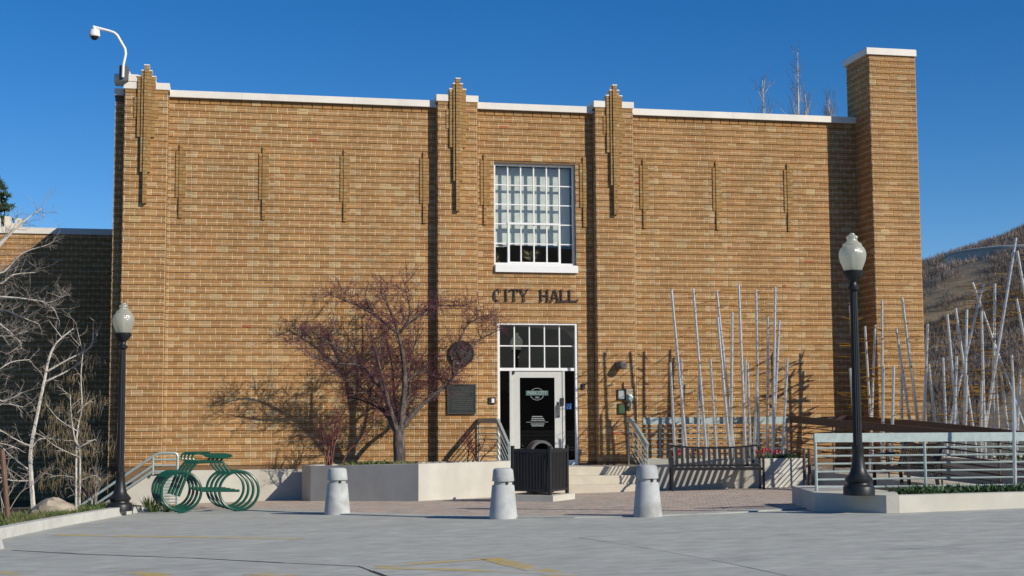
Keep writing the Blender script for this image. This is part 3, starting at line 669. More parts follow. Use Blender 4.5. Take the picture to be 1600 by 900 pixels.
# ------------------------------------------------------------ steps and railings at the door
t = empty('entrance_steps', (7.6, -0.9, 0.0), 'three tan concrete steps up to the white front door', 'steps')
for a, b, c in ((0.0,-1.20,.50),(-1.2,-1.52,.335),(-1.52,-1.84,.17)):
    mb = MB(); mb.bbox(6.28, 9.02, b, a-.002 if a else -.001, -.3, c, .012); mb.build('step', M['step'], t)
def railing(name, label, cat, pts, base, nb=6, band=.10, mt='galv', posts=None, bandw=.05, gap=None, pr=.016, rr=.011, group=None):
    # flat band on top, round bars beneath, posts at given parameters
    p0 = Vector(pts[0]); t = empty(name, (p0.x, p0.y, base[0]), label, cat, group)
    for a, b in zip(pts[:-1], pts[1:]):
        mb = MB(); mb.bar(a, b, bandw, band); mb.build('top_band', M[mt], t)
    gap = gap or (.115)
    for k in range(nb):
        mb = MB(); d = Vector((0,0,-(band/2+gap*(k+.75)))); mb.tube([Vector(p)+d for p in pts], rr, 6); mb.build('rail_bar', M[mt], t)
    for q, zb in posts:
        mb = MB(); mb.tube([(q[0],q[1],q[2]-band/2+.01),(q[0],q[1],zb)], pr, 8); mb.build('post', M[mt], t)
    return t
railing('stair_railing', 'galvanised railing with horizontal bars on the left side of the entrance steps', 'railing', [(5.98,-.23,1.42),(6.20,-1.15,1.42),(6.24,-2.05,.94)], [.5], 6, .10, posts=[((5.99,-.28,1.42),.4),((6.20,-1.15,1.42),.2),((6.24,-2.03,.95),-.05)])
railing('stair_railing', 'galvanised railing sloping down the right side of the entrance steps', 'railing', [(8.93,-.85,1.42),(8.96,-1.05,1.42),(9.0,-2.0,.92)], [.5], 6, .10, posts=[((8.94,-.9,1.42),.5),((9.0,-1.97,.93),-.02)])
railing('ramp_railing', 'long galvanised railing along the brick wall behind the bench', 'railing', [(9.15,-1.22,1.40),(12.24,-1.22,1.40)], [.5], 6, .14, posts=[((9.5,-1.22,1.4),.5),((10.5,-1.22,1.4),.5),((11.5,-1.22,1.4),.5),((12.2,-1.22,1.4),.5)], gap=.105)
railing('ramp_railing', 'shaded ramp railing running toward the street, nearer to the bench', 'railing', [(12.27,-1.26,1.42),(12.55,-5.0,1.26),(12.65,-8.6,1.12)], [.5], 6, .14, posts=[((12.27,-1.3,1.42),.3),((12.4,-3.0,1.34),.3),((12.55,-5,1.26),.25),((12.6,-6.8,1.19),.2),((12.65,-8.5,1.13),.2)], mt='brown_and_shade', gap=.105)  # galvanised rail coloured brown, its shaded side put into the colour
railing('ramp_railing', 'shaded ramp railing running toward the street, farther from the bench', 'railing', [(13.05,-.75,1.38),(13.66,-1.0,1.42),(13.35,-5.0,1.30),(13.2,-8.6,1.14)], [.5], 6, .14, posts=[((13.66,-1.05,1.42),.3),((13.5,-3.0,1.36),.3),((13.35,-5,1.3),.25),((13.2,-8.5,1.15),.2)], mt='brown_and_shade', gap=.105)  # brown again stands in for shade on galvanised steel
fz = 1.18
railing('front_railing', 'galvanised railing with pale top band in front of the ramp', 'railing', [(8.96,-10.0,fz),(14.2,-10.0,fz-.012)], [.4], 6, .125, posts=[((8.98,-10.0,fz),.40),((10.62,-10,fz),.40),((12.3,-10,fz),.40),((13.9,-10,fz),.40)], gap=.108, pr=.022, rr=.014)
# ramp slab
mb = MB(); mb.prism([(9.03,-.001),(13.3,-.001),(13.3,-1.2),(9.03,-1.2)], -.3, [.5,.42,.42,.5]); mb.prism([(12.3,-1.2),(13.6,-1.2),(13.2,-8.8),(12.65,-8.8)], -.2, [.42,.42,.30,.30]); tag(mb.build('ramp', M['step']), kind='structure')

# concrete planters
def planter(name, label, poly, tops, thick, soilz, soilpoly=None):
    c = Vector((sum(p[0] for p in poly)/len(poly), sum(p[1] for p in poly)/len(poly), 0)); t = empty(name, (c.x, c.y, gz(c.x,c.y)), label, 'planter')
    n = len(poly); inn = []
    for i, p in enumerate(poly):
        a, b = Vector(poly[i-1]), Vector(poly[(i+1) % n]); p = Vector(p); d1 = (p-a).normalized(); d2 = (b-p).normalized()
        n1 = Vector((-d1.y, d1.x)); n2 = Vector((-d2.y, d2.x)); bis = (n1+n2); bis = bis*2/max(.25, bis.length_squared)
        inn.append(tuple(p + bis*thick))
    b0 = lambda x, y: gz(x,y)-.25
    for i in range(n):
        j = (i+1) % n; mb = MB()
        q = [poly[i], poly[j], inn[j], inn[i]]
        mb.prism(q, b0, [tops[i], tops[j], tops[j], tops[i]]); mb.build('planter_wall', M['stucco'], t)
    mb = MB(); mb.prism(inn, b0, soilz); mb.build('soil', M['soil'], t)
    return t
planter('concrete_planter', 'cream concrete planter with angled front holding the bare crabapple tree', [(2.45,-.26),(2.58,-1.05),(4.42,-2.75),(6.27,-2.05),(6.20,-.26)], [.58,.58,.65,.66,.62], .16, .56)
planter('concrete_planter', 'concrete planter behind the black bench with steel poles', [(9.06,-1.30),(9.06,-1.62),(11.2,-2.35),(12.2,-2.35),(12.2,-1.30)], [.66]*5, .12, .60)
planter('concrete_planter', 'low dark planter wall beneath the steel poles beside the ramp', [(13.75,-3.2),(13.70,-8.8),(17.5,-8.8),(17.5,-3.2)], [.72]*4, .15, .66)

# low raised kerb bed at the right
kp = [(9.26,-8.46),(8.84,-10.24),(9.40,-11.25),(9.55,-11.30),(16.0,-11.35),(16.0,-8.9),(9.9,-8.6)]
t = empty('kerb_bed', (10, -10, .2), 'low cream concrete kerb bed carrying the right street lamp', 'kerb bed')
def ktop(x, y): return 0.445+.008*(x-9)
mb = MB(); mb.prism(kp[:4]+[(9.9,-10.55),(9.95,-8.7)], lambda x,y: gz(x,y)-.2, ktop); mb.build('end_block', M['stucco'], t)
mb = MB(); mb.prism([(9.552,-11.302),(16,-11.35),(16,-11.17),(9.552,-11.10)], lambda x,y: gz(x,y)-.2, lambda x,y: ktop(x,y)-.004); mb.build('kerb_wall', M['stucco'], t)
mb = MB(); mb.prism([(9.5,-11.10),(16,-11.16),(16,-8.9),(9.9,-8.75)], lambda x,y: gz(x,y)-.2, lambda x,y: ktop(x,y)-.05); mb.build('soil', M['soil'], t)

# ------------------------------------------------------------ left side: stairs, kerb, bed
mb = MB(); mb.prism_y([(-1.75,-.75),(-.36,-.6),(-.05,-.5),(-.05,.485),(-.32,.485),(-.52,.40),(-1.75,-.45)], -.9, -.74)
tag(mb.build('stair_wall', M['stucco']), 'cream concrete wall stepping down beside the left stair rail', 'wall')
t = empty('stair_handrail', (.1,-.95,-.1), 'galvanised pipe handrail descending left of the bicycle rack', 'handrail')
def pipe(pts, r=.024, nm='rail_pipe'):
    mb = MB(); mb.tube(pts, r, 8); mb.build(nm, M['galv'], t, True)
yh = -.98
pipe([(.09,yh,-.15),(.09,yh,.78),(.075,yh,.83),(.03,yh,.85),(-.24,yh,.85),(-.32,yh,.82),(-1.75,yh,-.17)], .026)
pipe([(-.36,yh,.62),(-1.75,yh,-.34)]); pipe([(-.36,yh,.52),(-1.75,yh,-.44)]); pipe([(-.36,yh,.80),(-.36,yh,.45)], .022, 'post')
for z in (.73,.62,.51): pipe([(-.34,yh,z),(.07,yh,z)], .018)
for k in range(9): pipe([(-.16,yh,.40-k*.058),(.08,yh,.40-k*.058)], .014)
pipe([(-.16,yh,.42),(-.16,yh,-.15)], .016, 'post')
for x in (-.9,-1.45): pipe([(x,yh,.82+(x+.32)*.692),(x,yh,.30+(x+.36)*.692)], .018, 'post')
kl = [(-2.35,-12.5),(-1.82,-9.43),(-1.61,-8.08),(-1.34,-6.69),(-1.01,-5.28),(-.72,-4.04),(-.46,-2.86),(-.30,-2.3)]
kb = empty('kerb', (-1.2,-6,0)); tag(kb, kind='structure')
def koff(i, d):
    a, b = Vector(kl[max(0,i-1)]), Vector(kl[min(len(kl)-1,i+1)]); dd = (b-a).normalized(); return Vector(kl[i]) + Vector((-dd.y, dd.x))*d
for i in range(len(kl)-1):
    q = [kl[i], kl[i+1], tuple(koff(i+1,.17)), tuple(koff(i,.17))]
    hs = [.14 - .09*max(0,(k-5))/2 for k in (i, i+1)]
    mb = MB(); mb.prism(q, lambda x,y: gz(x,y)-.2, [gz(*q[0])+hs[0], gz(*q[1])+hs[1], gz(*q[2])+hs[1], gz(*q[3])+hs[0]]); mb.build('kerb_stone', M['kerb'], kb)
bedpoly = [tuple(koff(i,.165)) for i in range(len(kl))] + [(-.8,-1.2),(-1.9,-1.05),(-6,-.9),(-8,-3),(-8,-12.5)]
mb = MB(); mb.prism(bedpoly, lambda x,y: gz(x,y)-.3, lambda x,y: gz(x,y)+.085); tag(mb.build('planting_bed', M['soil']), kind='structure')
t = empty('wheel_stop', (-2.3,-11.3,0), 'end of a pale concrete wheel stop at the left picture edge', 'wheel stop')
mb = MB(); mb.prism_y([(-3.6,gz(-2,-11.2)),(-1.52,gz(-1.6,-11.2)),(-1.56,.14),(-3.6,.13)], -11.35, -11.17); mb.build('block', M['kerb'], t)
def tuft(mb, x, y, z, h, n, sp, wdt=.006):
    for _ in range(n):
        a = random.uniform(0,6.283); r = random.uniform(0,sp)*.5; bx, by = x+math.cos(a)*r, y+math.sin(a)*r
        hh = h*random.uniform(.5,1.1); tx, ty = bx+math.cos(a)*sp*random.uniform(.2,1), by+math.sin(a)*sp*random.uniform(.2,1); pa = random.uniform(0,3.14); dx, dyy = math.cos(pa)*wdt, math.sin(pa)*wdt
        mx_, my_ = (bx*.45+tx*.55), (by*.45+ty*.55)
        mb.add([(bx-dx,by-dyy,z),(bx+dx,by+dyy,z),(mx_+dx*.8,my_+dyy*.8,z+hh*.7),(mx_-dx*.8,my_-dyy*.8,z+hh*.7),(tx,ty,z+hh)], [(0,1,2,3),(3,2,4)])
mb = MB()
for _ in range(2600):
    i = random.uniform(0, len(kl)-1.6); k = int(i); f_ = i-k; d = .2+abs(random.gauss(0,.55))
    p = koff(k, d)*(1-f_) + koff(k+1, d)*f_
    if random.random() < .25 and d > .6: continue
    tuft(mb, p.x, p.y, gz(p.x,p.y)+.08, random.uniform(.05,.13), 5, .09)
tag(mb.build('grass', M['grass'], None), 'short green grass and weeds in the bed behind the left kerb', 'grass', kind='stuff')
mb = MB()
tuft(mb, -.25, -3.0, gz(-.25,-3), .22, 60, .20, .008); tuft(mb, -.02, -3.25, gz(0,-3.2), .16, 40, .16, .008)
tag(mb.build('weed_tuft', M['grass']), 'green weed tuft at the kerb end beside the bicycle rack', 'plant')
mb = MB(); tuft(mb, -.36, -1.9, gz(-.4,-1.9), .26, 60, .22, .008); tag(mb.build('weed_tuft', M['grass']), 'green weed tuft between the left lamp and the handrail', 'plant')
# boulder
def boulder(name, label, c, r, seed):
    rnd = random.Random(seed); mb = MB(); n, mrows = 18, 9; off = [rnd.uniform(0,9) for _ in range(6)]
    for i in range(mrows+1):
        ph = math.pi*i/mrows
        for k in range(n):
            th = 2*math.pi*k/n; s = 1 + .12*math.sin(3*th+off[0]+2*ph)+.10*math.sin(2*th+off[1]-3*ph)+.07*math.sin(5*th+off[2]+4*ph)+rnd.uniform(-.03,.03)
            mb.v.append((c[0]+r[0]*s*math.sin(ph)*math.cos(th), c[1]+r[1]*s*math.sin(ph)*math.sin(th), c[2]+r[2]*s*math.cos(ph)))
    for i in range(mrows):
        for k in range(n): mb.face([i*n+k,(i+1)*n+k,(i+1)*n+(k+1) % n,i*n+(k+1) % n])
    return tag(mb.build(name, M['rock'], None, True), label, 'rock')
boulder('boulder', 'rounded tan boulder at the foot of the pale-barked trees', (-1.72,-4.75,.04), (.34,.3,.19), 5)
t = empty('leaning_post', (-2.15,-6.5,0), 'leaning rusty brown post at the far left edge', 'post')
mb = MB(); mb.tube([(-2.12,-6.6,-.05),(-2.24,-6.6,1.05)], .036, 8); mb.build('shaft', M['post'], t)
mb = MB(); mb.lathe([(.06,0),(.06,.02),(.04,.05)], 10, (-2.12,-6.6,gz(-2.1,-6.6)+.07)); mb.build('foot', M['post'], t)

# ------------------------------------------------------------ street lamps
def street_lamp(loc, label):
    t = empty('street_lamp', loc, label, 'street lamp', 'acorn street lamps')
    mb = MB(); mb.lathe([(.205,0),(.205,.10),(.19,.125),(.155,.14),(.15,.16),(.175,.19),(.178,.215),(.15,.25),(.115,.29),(.095,.36),(.078,.47),(.070,.58),(.078,.60),(.078,.635),(.064,.65)], 28); mb.build('base', M['iron'], t, True, False)
    mb = MB(); mb.lathe([(.060,.64),(.057,1.4),(.052,2.2),(.047,2.70)], 28, flute=(0,3)); mb.build('shaft', M['iron'], t, False, False)
    mb = MB(); mb.lathe([(.05,2.69),(.074,2.71),(.078,2.745),(.052,2.77),(.046,2.81),(.062,2.83),(.10,2.87),(.135,2.92),(.138,2.965),(.12,2.97)], 28); mb.build('capital', M['iron'], t, True, False)
    mb = MB(); mb.lathe([(.113,2.965),(.14,3.03),(.165,3.09),(.178,3.15),(.180,3.195),(.172,3.235),(.15,3.275),(.125,3.30),(.128,3.318),(.112,3.335),(.085,3.35),(.068,3.375),(.066,3.392),(.076,3.402),(.076,3.425),(.06,3.437),(.04,3.448),(.034,3.465),(.01,3.475)], 32); mb.build('globe', M['globe'], t, True, False)
    mb = MB(); mb.tube([(0,0,3.47),(.004,0,3.50),(-.006,0,3.54)], [.008,.006,.002], 6); mb.build('finial', M['iron'], t, True, False)
    mb = MB(); mb.lathe([(.03,2.97),(.034,3.06),(.028,3.16),(.012,3.2)], 12); mb.build('bulb', M['white'], t, True, False)
    return t
street_lamp((-.745,-3.9,-.03), 'black street lamp with acorn globe beside the left kerb')
street_lamp((9.14,-11.0,.443), 'black street lamp with acorn globe on the right kerb bed')

# ------------------------------------------------------------ bicycle-shaped racks
def arc(c, r, a0, a1, n): return [(c[0]+r*math.cos(a0+(a1-a0)*k/n), 0, c[1]+r*math.sin(a0+(a1-a0)*k/n)) for k in range(n+1)]
def torus(mb, c, R, r, n=40, k=8):
    b = len(mb.v)
    for i in range(n):
        a = 2*math.pi*i/n
        for j in range(k):
            f_ = 2*math.pi*j/k; q = R+r*math.cos(f_); mb.v.append((c[0]+q*math.cos(a), r*math.sin(f_), c[1]+q*math.sin(a)))
    for i in range(n):
        for j in range(k): mb.face([b+i*k+j, b+((i+1) % n)*k+j, b+((i+1) % n)*k+(j+1) % k, b+i*k+(j+1) % k])
def bike():
    t = empty('bicycle_rack', (0,0,0)); G_ = M['green']; R = .325
    for x in (0, .95):
        mb = MB(); torus(mb, (x, R+.025), R, .024); mb.build('wheel_ring', G_, t, True, False)
        mb = MB(); mb.bbox(x-.05, x+.05, -.05, .05, -.02, .03, .01); mb.build('foot_plate', G_, t, False, False)
    mb = MB(); mb.tube([(.10,0,.64),(.17,0,.74),(.22,0,.81),(.26,0,.835),(.62,0,.845),(.68,0,.83),(.72,0,.76),(.80,0,.66)], .024, 8); mb.build('frame_bar', G_, t, True, False)
    mb = MB(); mb.tube([(-.045,0,.27),(.10,0,.66)], .026, 8); mb.build('fork', G_, t, True, False)
    mb = MB(); mb.tube([(.30,0,.845),(.24,0,.86),(.185,0,.885),(.165,0,.925),(.185,0,.97),(.25,0,.99),(.46,0,1.0)], .020, 8); mb.build('handlebar', G_, t, True, False)
    mb = MB(); pts = [(.46,.955),(.55,.945),(.60,.915),(.70,.89),(.80,.91),(.85,.935),(.80,.965),(.70,.985),(.62,.985)]
    mb.prism_y(pts, -.07, .07); mb.build('saddle', G_, t, True, False)
    mb = MB(); mb.tube([(.62,0,.845),(.68,0,.90)], .018, 8); mb.build('seat_post', G_, t, True, False)
    mb = MB(); mb.tube([(.325,0,.36),(.96,0,.35)], .022, 8); mb.build('bottom_bar', G_, t, True, False)
    return t
b0 = bike(); words = ['frontmost', 'second from the front', 'third from the front', 'rearmost']
for k in range(4):
    o = b0 if k == 0 else copy_tree(b0)
    x, y = .25-.075*k, -3.92+.56*k
    o.location = (x, y, gz(x,y)+.012); o.rotation_euler = (0, 0, math.radians(-1.5))
    tag(o, 'green bicycle-shaped steel rack, ' + words[k] + ' of four in a row', 'bike rack', 'row of bicycle-shaped racks')

# ------------------------------------------------------------ bollards
def bollard(x, y, label, sc):
    t = empty('bollard', (x, y, gz(x,y)), label, 'bollard', 'concrete bollards along the driveway edge'); t.scale = (sc,sc,sc)
    mb = MB(); mb.lathe([(.207,-.02),(.208,.01),(.203,.03),(.163,.465),(.156,.482),(.14,.485)], 36); mb.build('body', M['concrete'], t, True, False)
    mb = MB(); mb.lathe([(.132,.48),(.132,.56)], 28); mb.build('neck', M['concrete'], t, True, False)
    mb = MB(); mb.lathe([(.14,.535),(.158,.538),(.160,.55),(.146,.69),(.132,.715),(.10,.728),(.0,.732)], 36); mb.build('cap', M['concrete'], t, True, False)
    mb = MB(); mb.lathe([(.022,-.138),(.022,-.128)], 12, (.03,0,.512), axis='y'); mb.build('lamp_hole', M['black'], t, False, False)
bollard(2.68,-6.2,'left concrete bollard, in front of the shaded planter face', .985)
bollard(4.74,-9.1,'middle concrete bollard, left of the black litter bin', .955)
bollard(6.56,-9.95,'right concrete bollard, in front of the entrance steps', .955)

# ------------------------------------------------------------ litter bin in slatted enclosure
c = (6.35,-4.25); ang = math.radians(38); ca, sa = math.cos(ang), math.sin(ang)
t = empty('bin_slab', (*c,0), 'pale concrete slab under the litter bin', 'slab')
mb = MB(); poly = []
for a, b in ((-.46,-.46),(.46,-.46),(.46,.46),(-.46,.46)): poly.append((c[0]+a*ca-b*sa*-1 if False else c[0]+a*ca+b*sa, c[1]-a*sa*1.0+b*ca if False else c[1]-a*sa+b*ca))
mb.prism(poly, lambda x,y: gz(x,y)-.1, .155); mb.build('block', M['stucco'], t)
t = empty('litter_bin', (*c,.155), 'black slatted litter bin with grey half-round hood before the entrance', 'litter bin', rz=-ang)
hh, sq = .80, .355
for a, b in ((-1,-1),(1,-1),(1,1),(-1,1)):
    mb = MB(); mb.bbox(a*sq-.028, a*sq+.028, b*sq-.028, b*sq+.028, .0, .84, .006); mb.build('corner_post', M['black'], t, False, False)
for side in range(4):
    R_ = Matrix.Rotation(side*math.pi/2, 4, 'Z')
    def addbox(nm, *bx):
        mb = MB(); mb.box(*bx); mb.v = [tuple(R_ @ Vector(v)) for v in mb.v]; mb.build(nm, M['black'], t, False, False)
    addbox('rail', -sq+.028, sq-.028, -sq-.018, -sq+.018, .725, .785); addbox('rail', -sq+.028, sq-.028, -sq-.018, -sq+.018, .06, .10)
    for k in range(11):
        x = -sq+.028+.029+k*.0583; addbox('slat', x-.02, x+.02, -sq-.010, -sq+.010, .10, .725)
mb = MB(); mb.lathe([(.24,.03),(.26,.70),(.22,.74)], 24); mb.build('liner', M['black'], t, True, False)
mb = MB(); n = 20; R1, R0 = .205, .16
Ri = Matrix.Rotation(ang, 4, 'Z')
for i in range(n+1):
    a = math.pi*i/n
    for (r, y) in ((R1,-.20),(R1,.20),(R0,.20),(R0,-.20)): mb.v.append(tuple(Ri @ Vector((r*math.cos(a), y, .715+r*1.05*math.sin(a)))))
for i in range(n):
    for k in range(4): mb.face([i*4+k, i*4+(k+1) % 4, i*4+4+(k+1) % 4, i*4+4+k])
mb.build('hood', M['dgrey'], t, True, False)
mb = MB(); mb.prism_y([(R0*math.cos(math.pi*i/n), .715+R0*1.05*math.sin(math.pi*i/n)) for i in range(n+1)], .16, .19); mb.v = [tuple(Ri @ Vector(v)) for v in mb.v]; mb.build('hood_back', M['black'], t, False, False)

# ------------------------------------------------------------ benches
def bench(loc, rz, label, L=1.72):
    t = empty('park_bench', loc, label, 'bench', rz=rz); B = M['black']; h = L/2
    for sx in (-h, h):
        mb = MB(); mb.bar((sx,-.25,0),(sx,-.25,.62),.04,.05,(0,1,0)); mb.build('leg', B, t, False, False)
        mb = MB(); mb.bar((sx,.25,0),(sx,.20,.45),.04,.05,(0,1,0)); mb.bar((sx,.20,.44),(sx,.33,.84),.04,.05,(0,1,0)); mb.build('leg', B, t, False, False)
        mb = MB(); mb.tube([(sx,-.25,.61),(sx,-.18,.645),(sx,.10,.64),(sx,.24,.60)], .022, 8); mb.build('armrest', B, t, True, False)
    for k in range(7):
        y = -.22+.068*k; mb = MB(); mb.box(-h+.02, h-.02, y-.026, y+.026, .42, .435); mb.build('seat_slat', B, t, False, False)
    mb = MB(); mb.box(-h+.02, h-.02, -.262, -.25, .39, .44); mb.build('apron', B, t, False, False)
    n = 17; top = []
    for k in range(n):
        x = -h+.03+(L-.06)*k/(n-1); zt = .80+.045*(2*k/(n-1)-1)**2; top.append((x, .325+(zt-.8)*.3, zt))
    for k in range(1, n-1):
        x = top[k][0]; mb = MB(); mb.bar((x,.215,.47),(x,.318,top[k][2]-.01),.056,.008,(0,1,.3)); mb.build('back_slat', B, t, False, False)
    mb = MB(); mb.tube(top, .018, 6); mb.build('back_rail', B, t, True, False)
    mb = MB(); mb.bar((-h,.21,.465),(h,.21,.465),.02,.04); mb.build('back_rail', B, t, False, False)
    return t
bench((10.17,-2.62,gz(10.1,-2.5)+.012), math.radians(-13), 'black metal slatted bench against the concrete planter under the steel poles')
bench((12.05,-6.6,gz(12,-6.5)+.02), math.radians(-95), 'black slatted bench seen through the bars of the front railing', 1.5)
t = empty('steel_bollard_pair', (11.52,-3.7,gz(11.5,-3.7)), 'two dark brown steel posts left of the front railing', 'posts')
for dx in (0,.10):
    mb = MB(); mb.tube([(11.5+dx,-3.7,gz(11.5,-3.7)-.05),(11.5+dx,-3.7,.88)], .03, 8); mb.build('post', M['brown_and_shade'], t)

# ------------------------------------------------------------ steel pole sculpture
POLES_BENCH = [(9.52, 2.54, 9.61, 0.53, -2.04), (9.84, 2.63, 9.85, 0.52, -1.82), (9.6, 4.0, 9.87, 0.52, -2.02), (10.17, 2.62, 10.07, 0.52, -2.02), (10.06, 4.02, 10.26, 0.52, -2.06), (10.34, 2.61, 10.46, 0.52, -2.06), (10.53, 3.45, 10.74, 0.51, -2.08), (10.85, 3.55, 10.75, 0.51, -2.05), (10.57, 3.99, 10.88, 0.51, -1.96), (11.06, 4.12, 11.1, 0.51, -1.96), (11.17, 2.62, 11.12, 0.5, -1.78), (11.26, 2.55, 11.26, 0.5, -1.81), (11.44, 2.62, 11.31, 0.5, -1.82), (11.49, 4.04, 11.44, 0.5, -1.78), (11.66, 3.48, 11.6, 0.5, -1.83), (11.8, 4.07, 11.64, 0.5, -2.02), (11.92, 3.41, 11.67, 0.5, -1.91), (12.02, 2.65, 11.84, 0.5, -2.0)]
POLES_RAMP = [(13.61, 3.81, 13.70, 0.1, -1.35), (14.21, 3.36, 13.94, 0.1, -1.30), (12.41, 2.37, 12.54, 0.52, -3.79), (14.3, 3.87, 14.20, 0.1, -1.38), (13.95, 3.33, 14.03, 0.1, -1.33), (12.95, 2.39, 12.84, 0.55, -4.51), (12.97, 2.4, 12.93, 0.53, -3.97), (13.52, 2.29, 13.46, 0.51, -3.72), (13.88, 3.19, 13.72, 0.52, -3.99), (13.41, 3.13, 13.74, 0.51, -3.75), (13.45, 3.7, 13.81, 0.51, -3.87), (14.23, 2.57, 14.09, 0.53, -4.44), (13.98, 2.44, 14.11, 0.51, -3.93), (14.18, 2.56, 14.18, 0.51, -4.09), (15.33, 4.01, 14.24, 0.5, -3.67), (14.08, 3.35, 14.28, 0.52, -4.42), (14.36, 2.21, 14.29, 0.53, -4.51), (14.63, 3.46, 14.39, 0.52, -4.29), (14.77, 2.12, 14.72, 0.51, -4.3), (14.46, 3.5, 14.79, 0.51, -4.13), (15.77, 4.86, 14.86, 0.5, -4.03), (15.0, 3.45, 14.98, 0.5, -4.05), (15.51, 4.01, 15.33, 0.49, -3.69), (15.38, 2.53, 15.47, 0.49, -3.75), (15.59, 2.61, 15.62, 0.5, -4.09), (15.85, 2.35, 15.63, 0.49, -4.0), (15.57, 2.56, 15.72, 0.48, -3.72), (15.67, 3.68, 16.21, 0.49, -4.19), (15.05, 4.03, 16.28, 0.48, -3.73), (15.75, 4.6, 16.35, 0.49, -4.17)]
ORD = ['first','second','third','fourth','fifth','sixth','seventh','eighth','ninth','tenth','eleventh','twelfth','thirteenth','fourteenth','fifteenth','sixteenth','seventeenth','eighteenth','nineteenth','twentieth'] 
def ordw(k): return ORD[k] if k < 20 else (('twenty-' if k < 29 else 'thirtieth') + (ORD[k-20] if k < 29 else ''))
def sculpture_pole(p, label, group, nb, rad=.033):
    xt, zt, xb, zb, y = p
    if xt < 12.05 and y > -3: y += .2
    t = empty('steel_pole', (xb, y, zb), label, 'pole', group)
    mb = MB(); a, b = Vector((xb,y,zb)), Vector((xt,y+random.uniform(-.1,.1),zt)); mb.tube([a, b], [rad,rad*.72], 10)
    L = (b-a).length; n = max(3, int(L/.16))
    for k in range(2, n):
        q = a+(b-a)*(k/n); d = (b-a).normalized()*.012; r = rad*(1-.28*k/n)+.003; mb.tube([q-d, q+d], r, 8)
    mb.build('shaft', M['steel'], t, True)
    am = MB(); gr = MB()
    for k in range(int(L*nb)):
        f_ = random.uniform(.30,.99); q = a+(b-a)*f_; an = random.uniform(0, 6.283); l = random.uniform(.14,.42); pz = random.uniform(-.06,.16)
        d = Vector((math.cos(an), math.sin(an), pz)).normalized(); e = q+d*l; s = Vector((-math.sin(an), math.cos(an), random.uniform(-.15,.15)))*random.uniform(.005,.014)*(2.4 if p[4] > -1.4 else 1)
        if random.random() < .12: s *= 2.2
        m_ = q+d*l*.55; th = Vector((0,0,.003))
        am.add([q-s*.3-th, m_-s-th, e-th, m_+s-th, q+s*.3-th, q-s*.3+th, m_-s+th, e+th, m_+s+th, q+s*.3+th], [(4,3,2,1,0),(5,6,7,8,9),(0,1,6,5),(1,2,7,6),(2,3,8,7),(3,4,9,8)])
    
    if am.v: tag(am.build('blade_cluster', M['amber'], t), kind='stuff')
    return t
for k, p in enumerate(POLES_BENCH):
    sculpture_pole(p, ('tall' if p[1] > 3.3 else 'short') + ' steel pole with thin amber blades, ' + ordw(k) + ' from the left behind the bench', 'steel poles behind the bench', 8)
for k, p in enumerate(POLES_RAMP):
    sculpture_pole(p, ('tall' if p[1] > 3.0 else 'short') + ' steel pole with thin amber blades, ' + ordw(k) + ' from the left beside the ramp', 'steel poles beside the ramp', 10 if p[4] > -2 else 11)
sculpture_pole((11.62,2.0,11.58,.40,-10.7), 'single thick galvanised pole standing in front of the front railing at right', 'steel poles beside the ramp', 0, .028)

# ------------------------------------------------------------ flowers and ground cover
def flowers(c, n, sp, label):
    t = empty('tulip_clump', c, label, 'flowers'); lf = MB(); fl = MB()
    for _ in range(n):
        x, y = c[0]+random.gauss(0,sp), c[1]+random.gauss(0,.05); tuft(lf, x, y, c[2], .15, 5, .07, .012)
        h = random.uniform(.10,.20); fl.lathe([(.012,0),(.03,.02),(.028,.045),(.015,.06)], 6, (x,y,c[2]+h))
    lf.build('leaves', M['cover'], t); tag(fl.build('petals', M['red'], t), kind='stuff')
flowers((11.33,-2.2,.60), 16, .13, 'red flowers in the planter at the right end of the bench')
flowers((9.75,-1.62,.60), 12, .18, 'red flowers in the planter at the left end of the bench')
flowers((12.95,-9.35,.40), 10, .16, 'red flowers behind the front railing')
def cover_clump(x, y, z, n, h, mb): tuft(mb, x, y, z, h, n, .16, .013)
mb = MB()
for _ in range(420):
    x = random.uniform(9.9,15.5); y = random.uniform(-11.05,-10.35); z = ktop(x,y)-.055; cover_clump(x, y, z, 9, random.uniform(.07,.17), mb)
for _ in range(60):
    x = random.uniform(11.55,12.15); y = random.uniform(-2.25,-1.9); cover_clump(x, y, .59, 9, random.uniform(.08,.18), mb)
for _ in range(120):
    x = random.uniform(13.9,17.2); y = random.uniform(-8.6,-5.5); cover_clump(x, y, .65, 8, random.uniform(.1,.25), mb)
tag(mb.build('ground_cover', M['cover']), 'dark green leafy ground cover in the beds along the railing', 'ground cover', kind='stuff')
mb = MB()
for _ in range(150):
    x = random.uniform(3.2,4.6); y = random.uniform(-1.6,-.5); cover_clump(x, y, .555, 9, random.uniform(.05,.13), mb)
tag(mb.build('ground_cover', M['grass']), 'low green plants on the soil around the crabapple trunk', 'ground cover', kind='stuff')

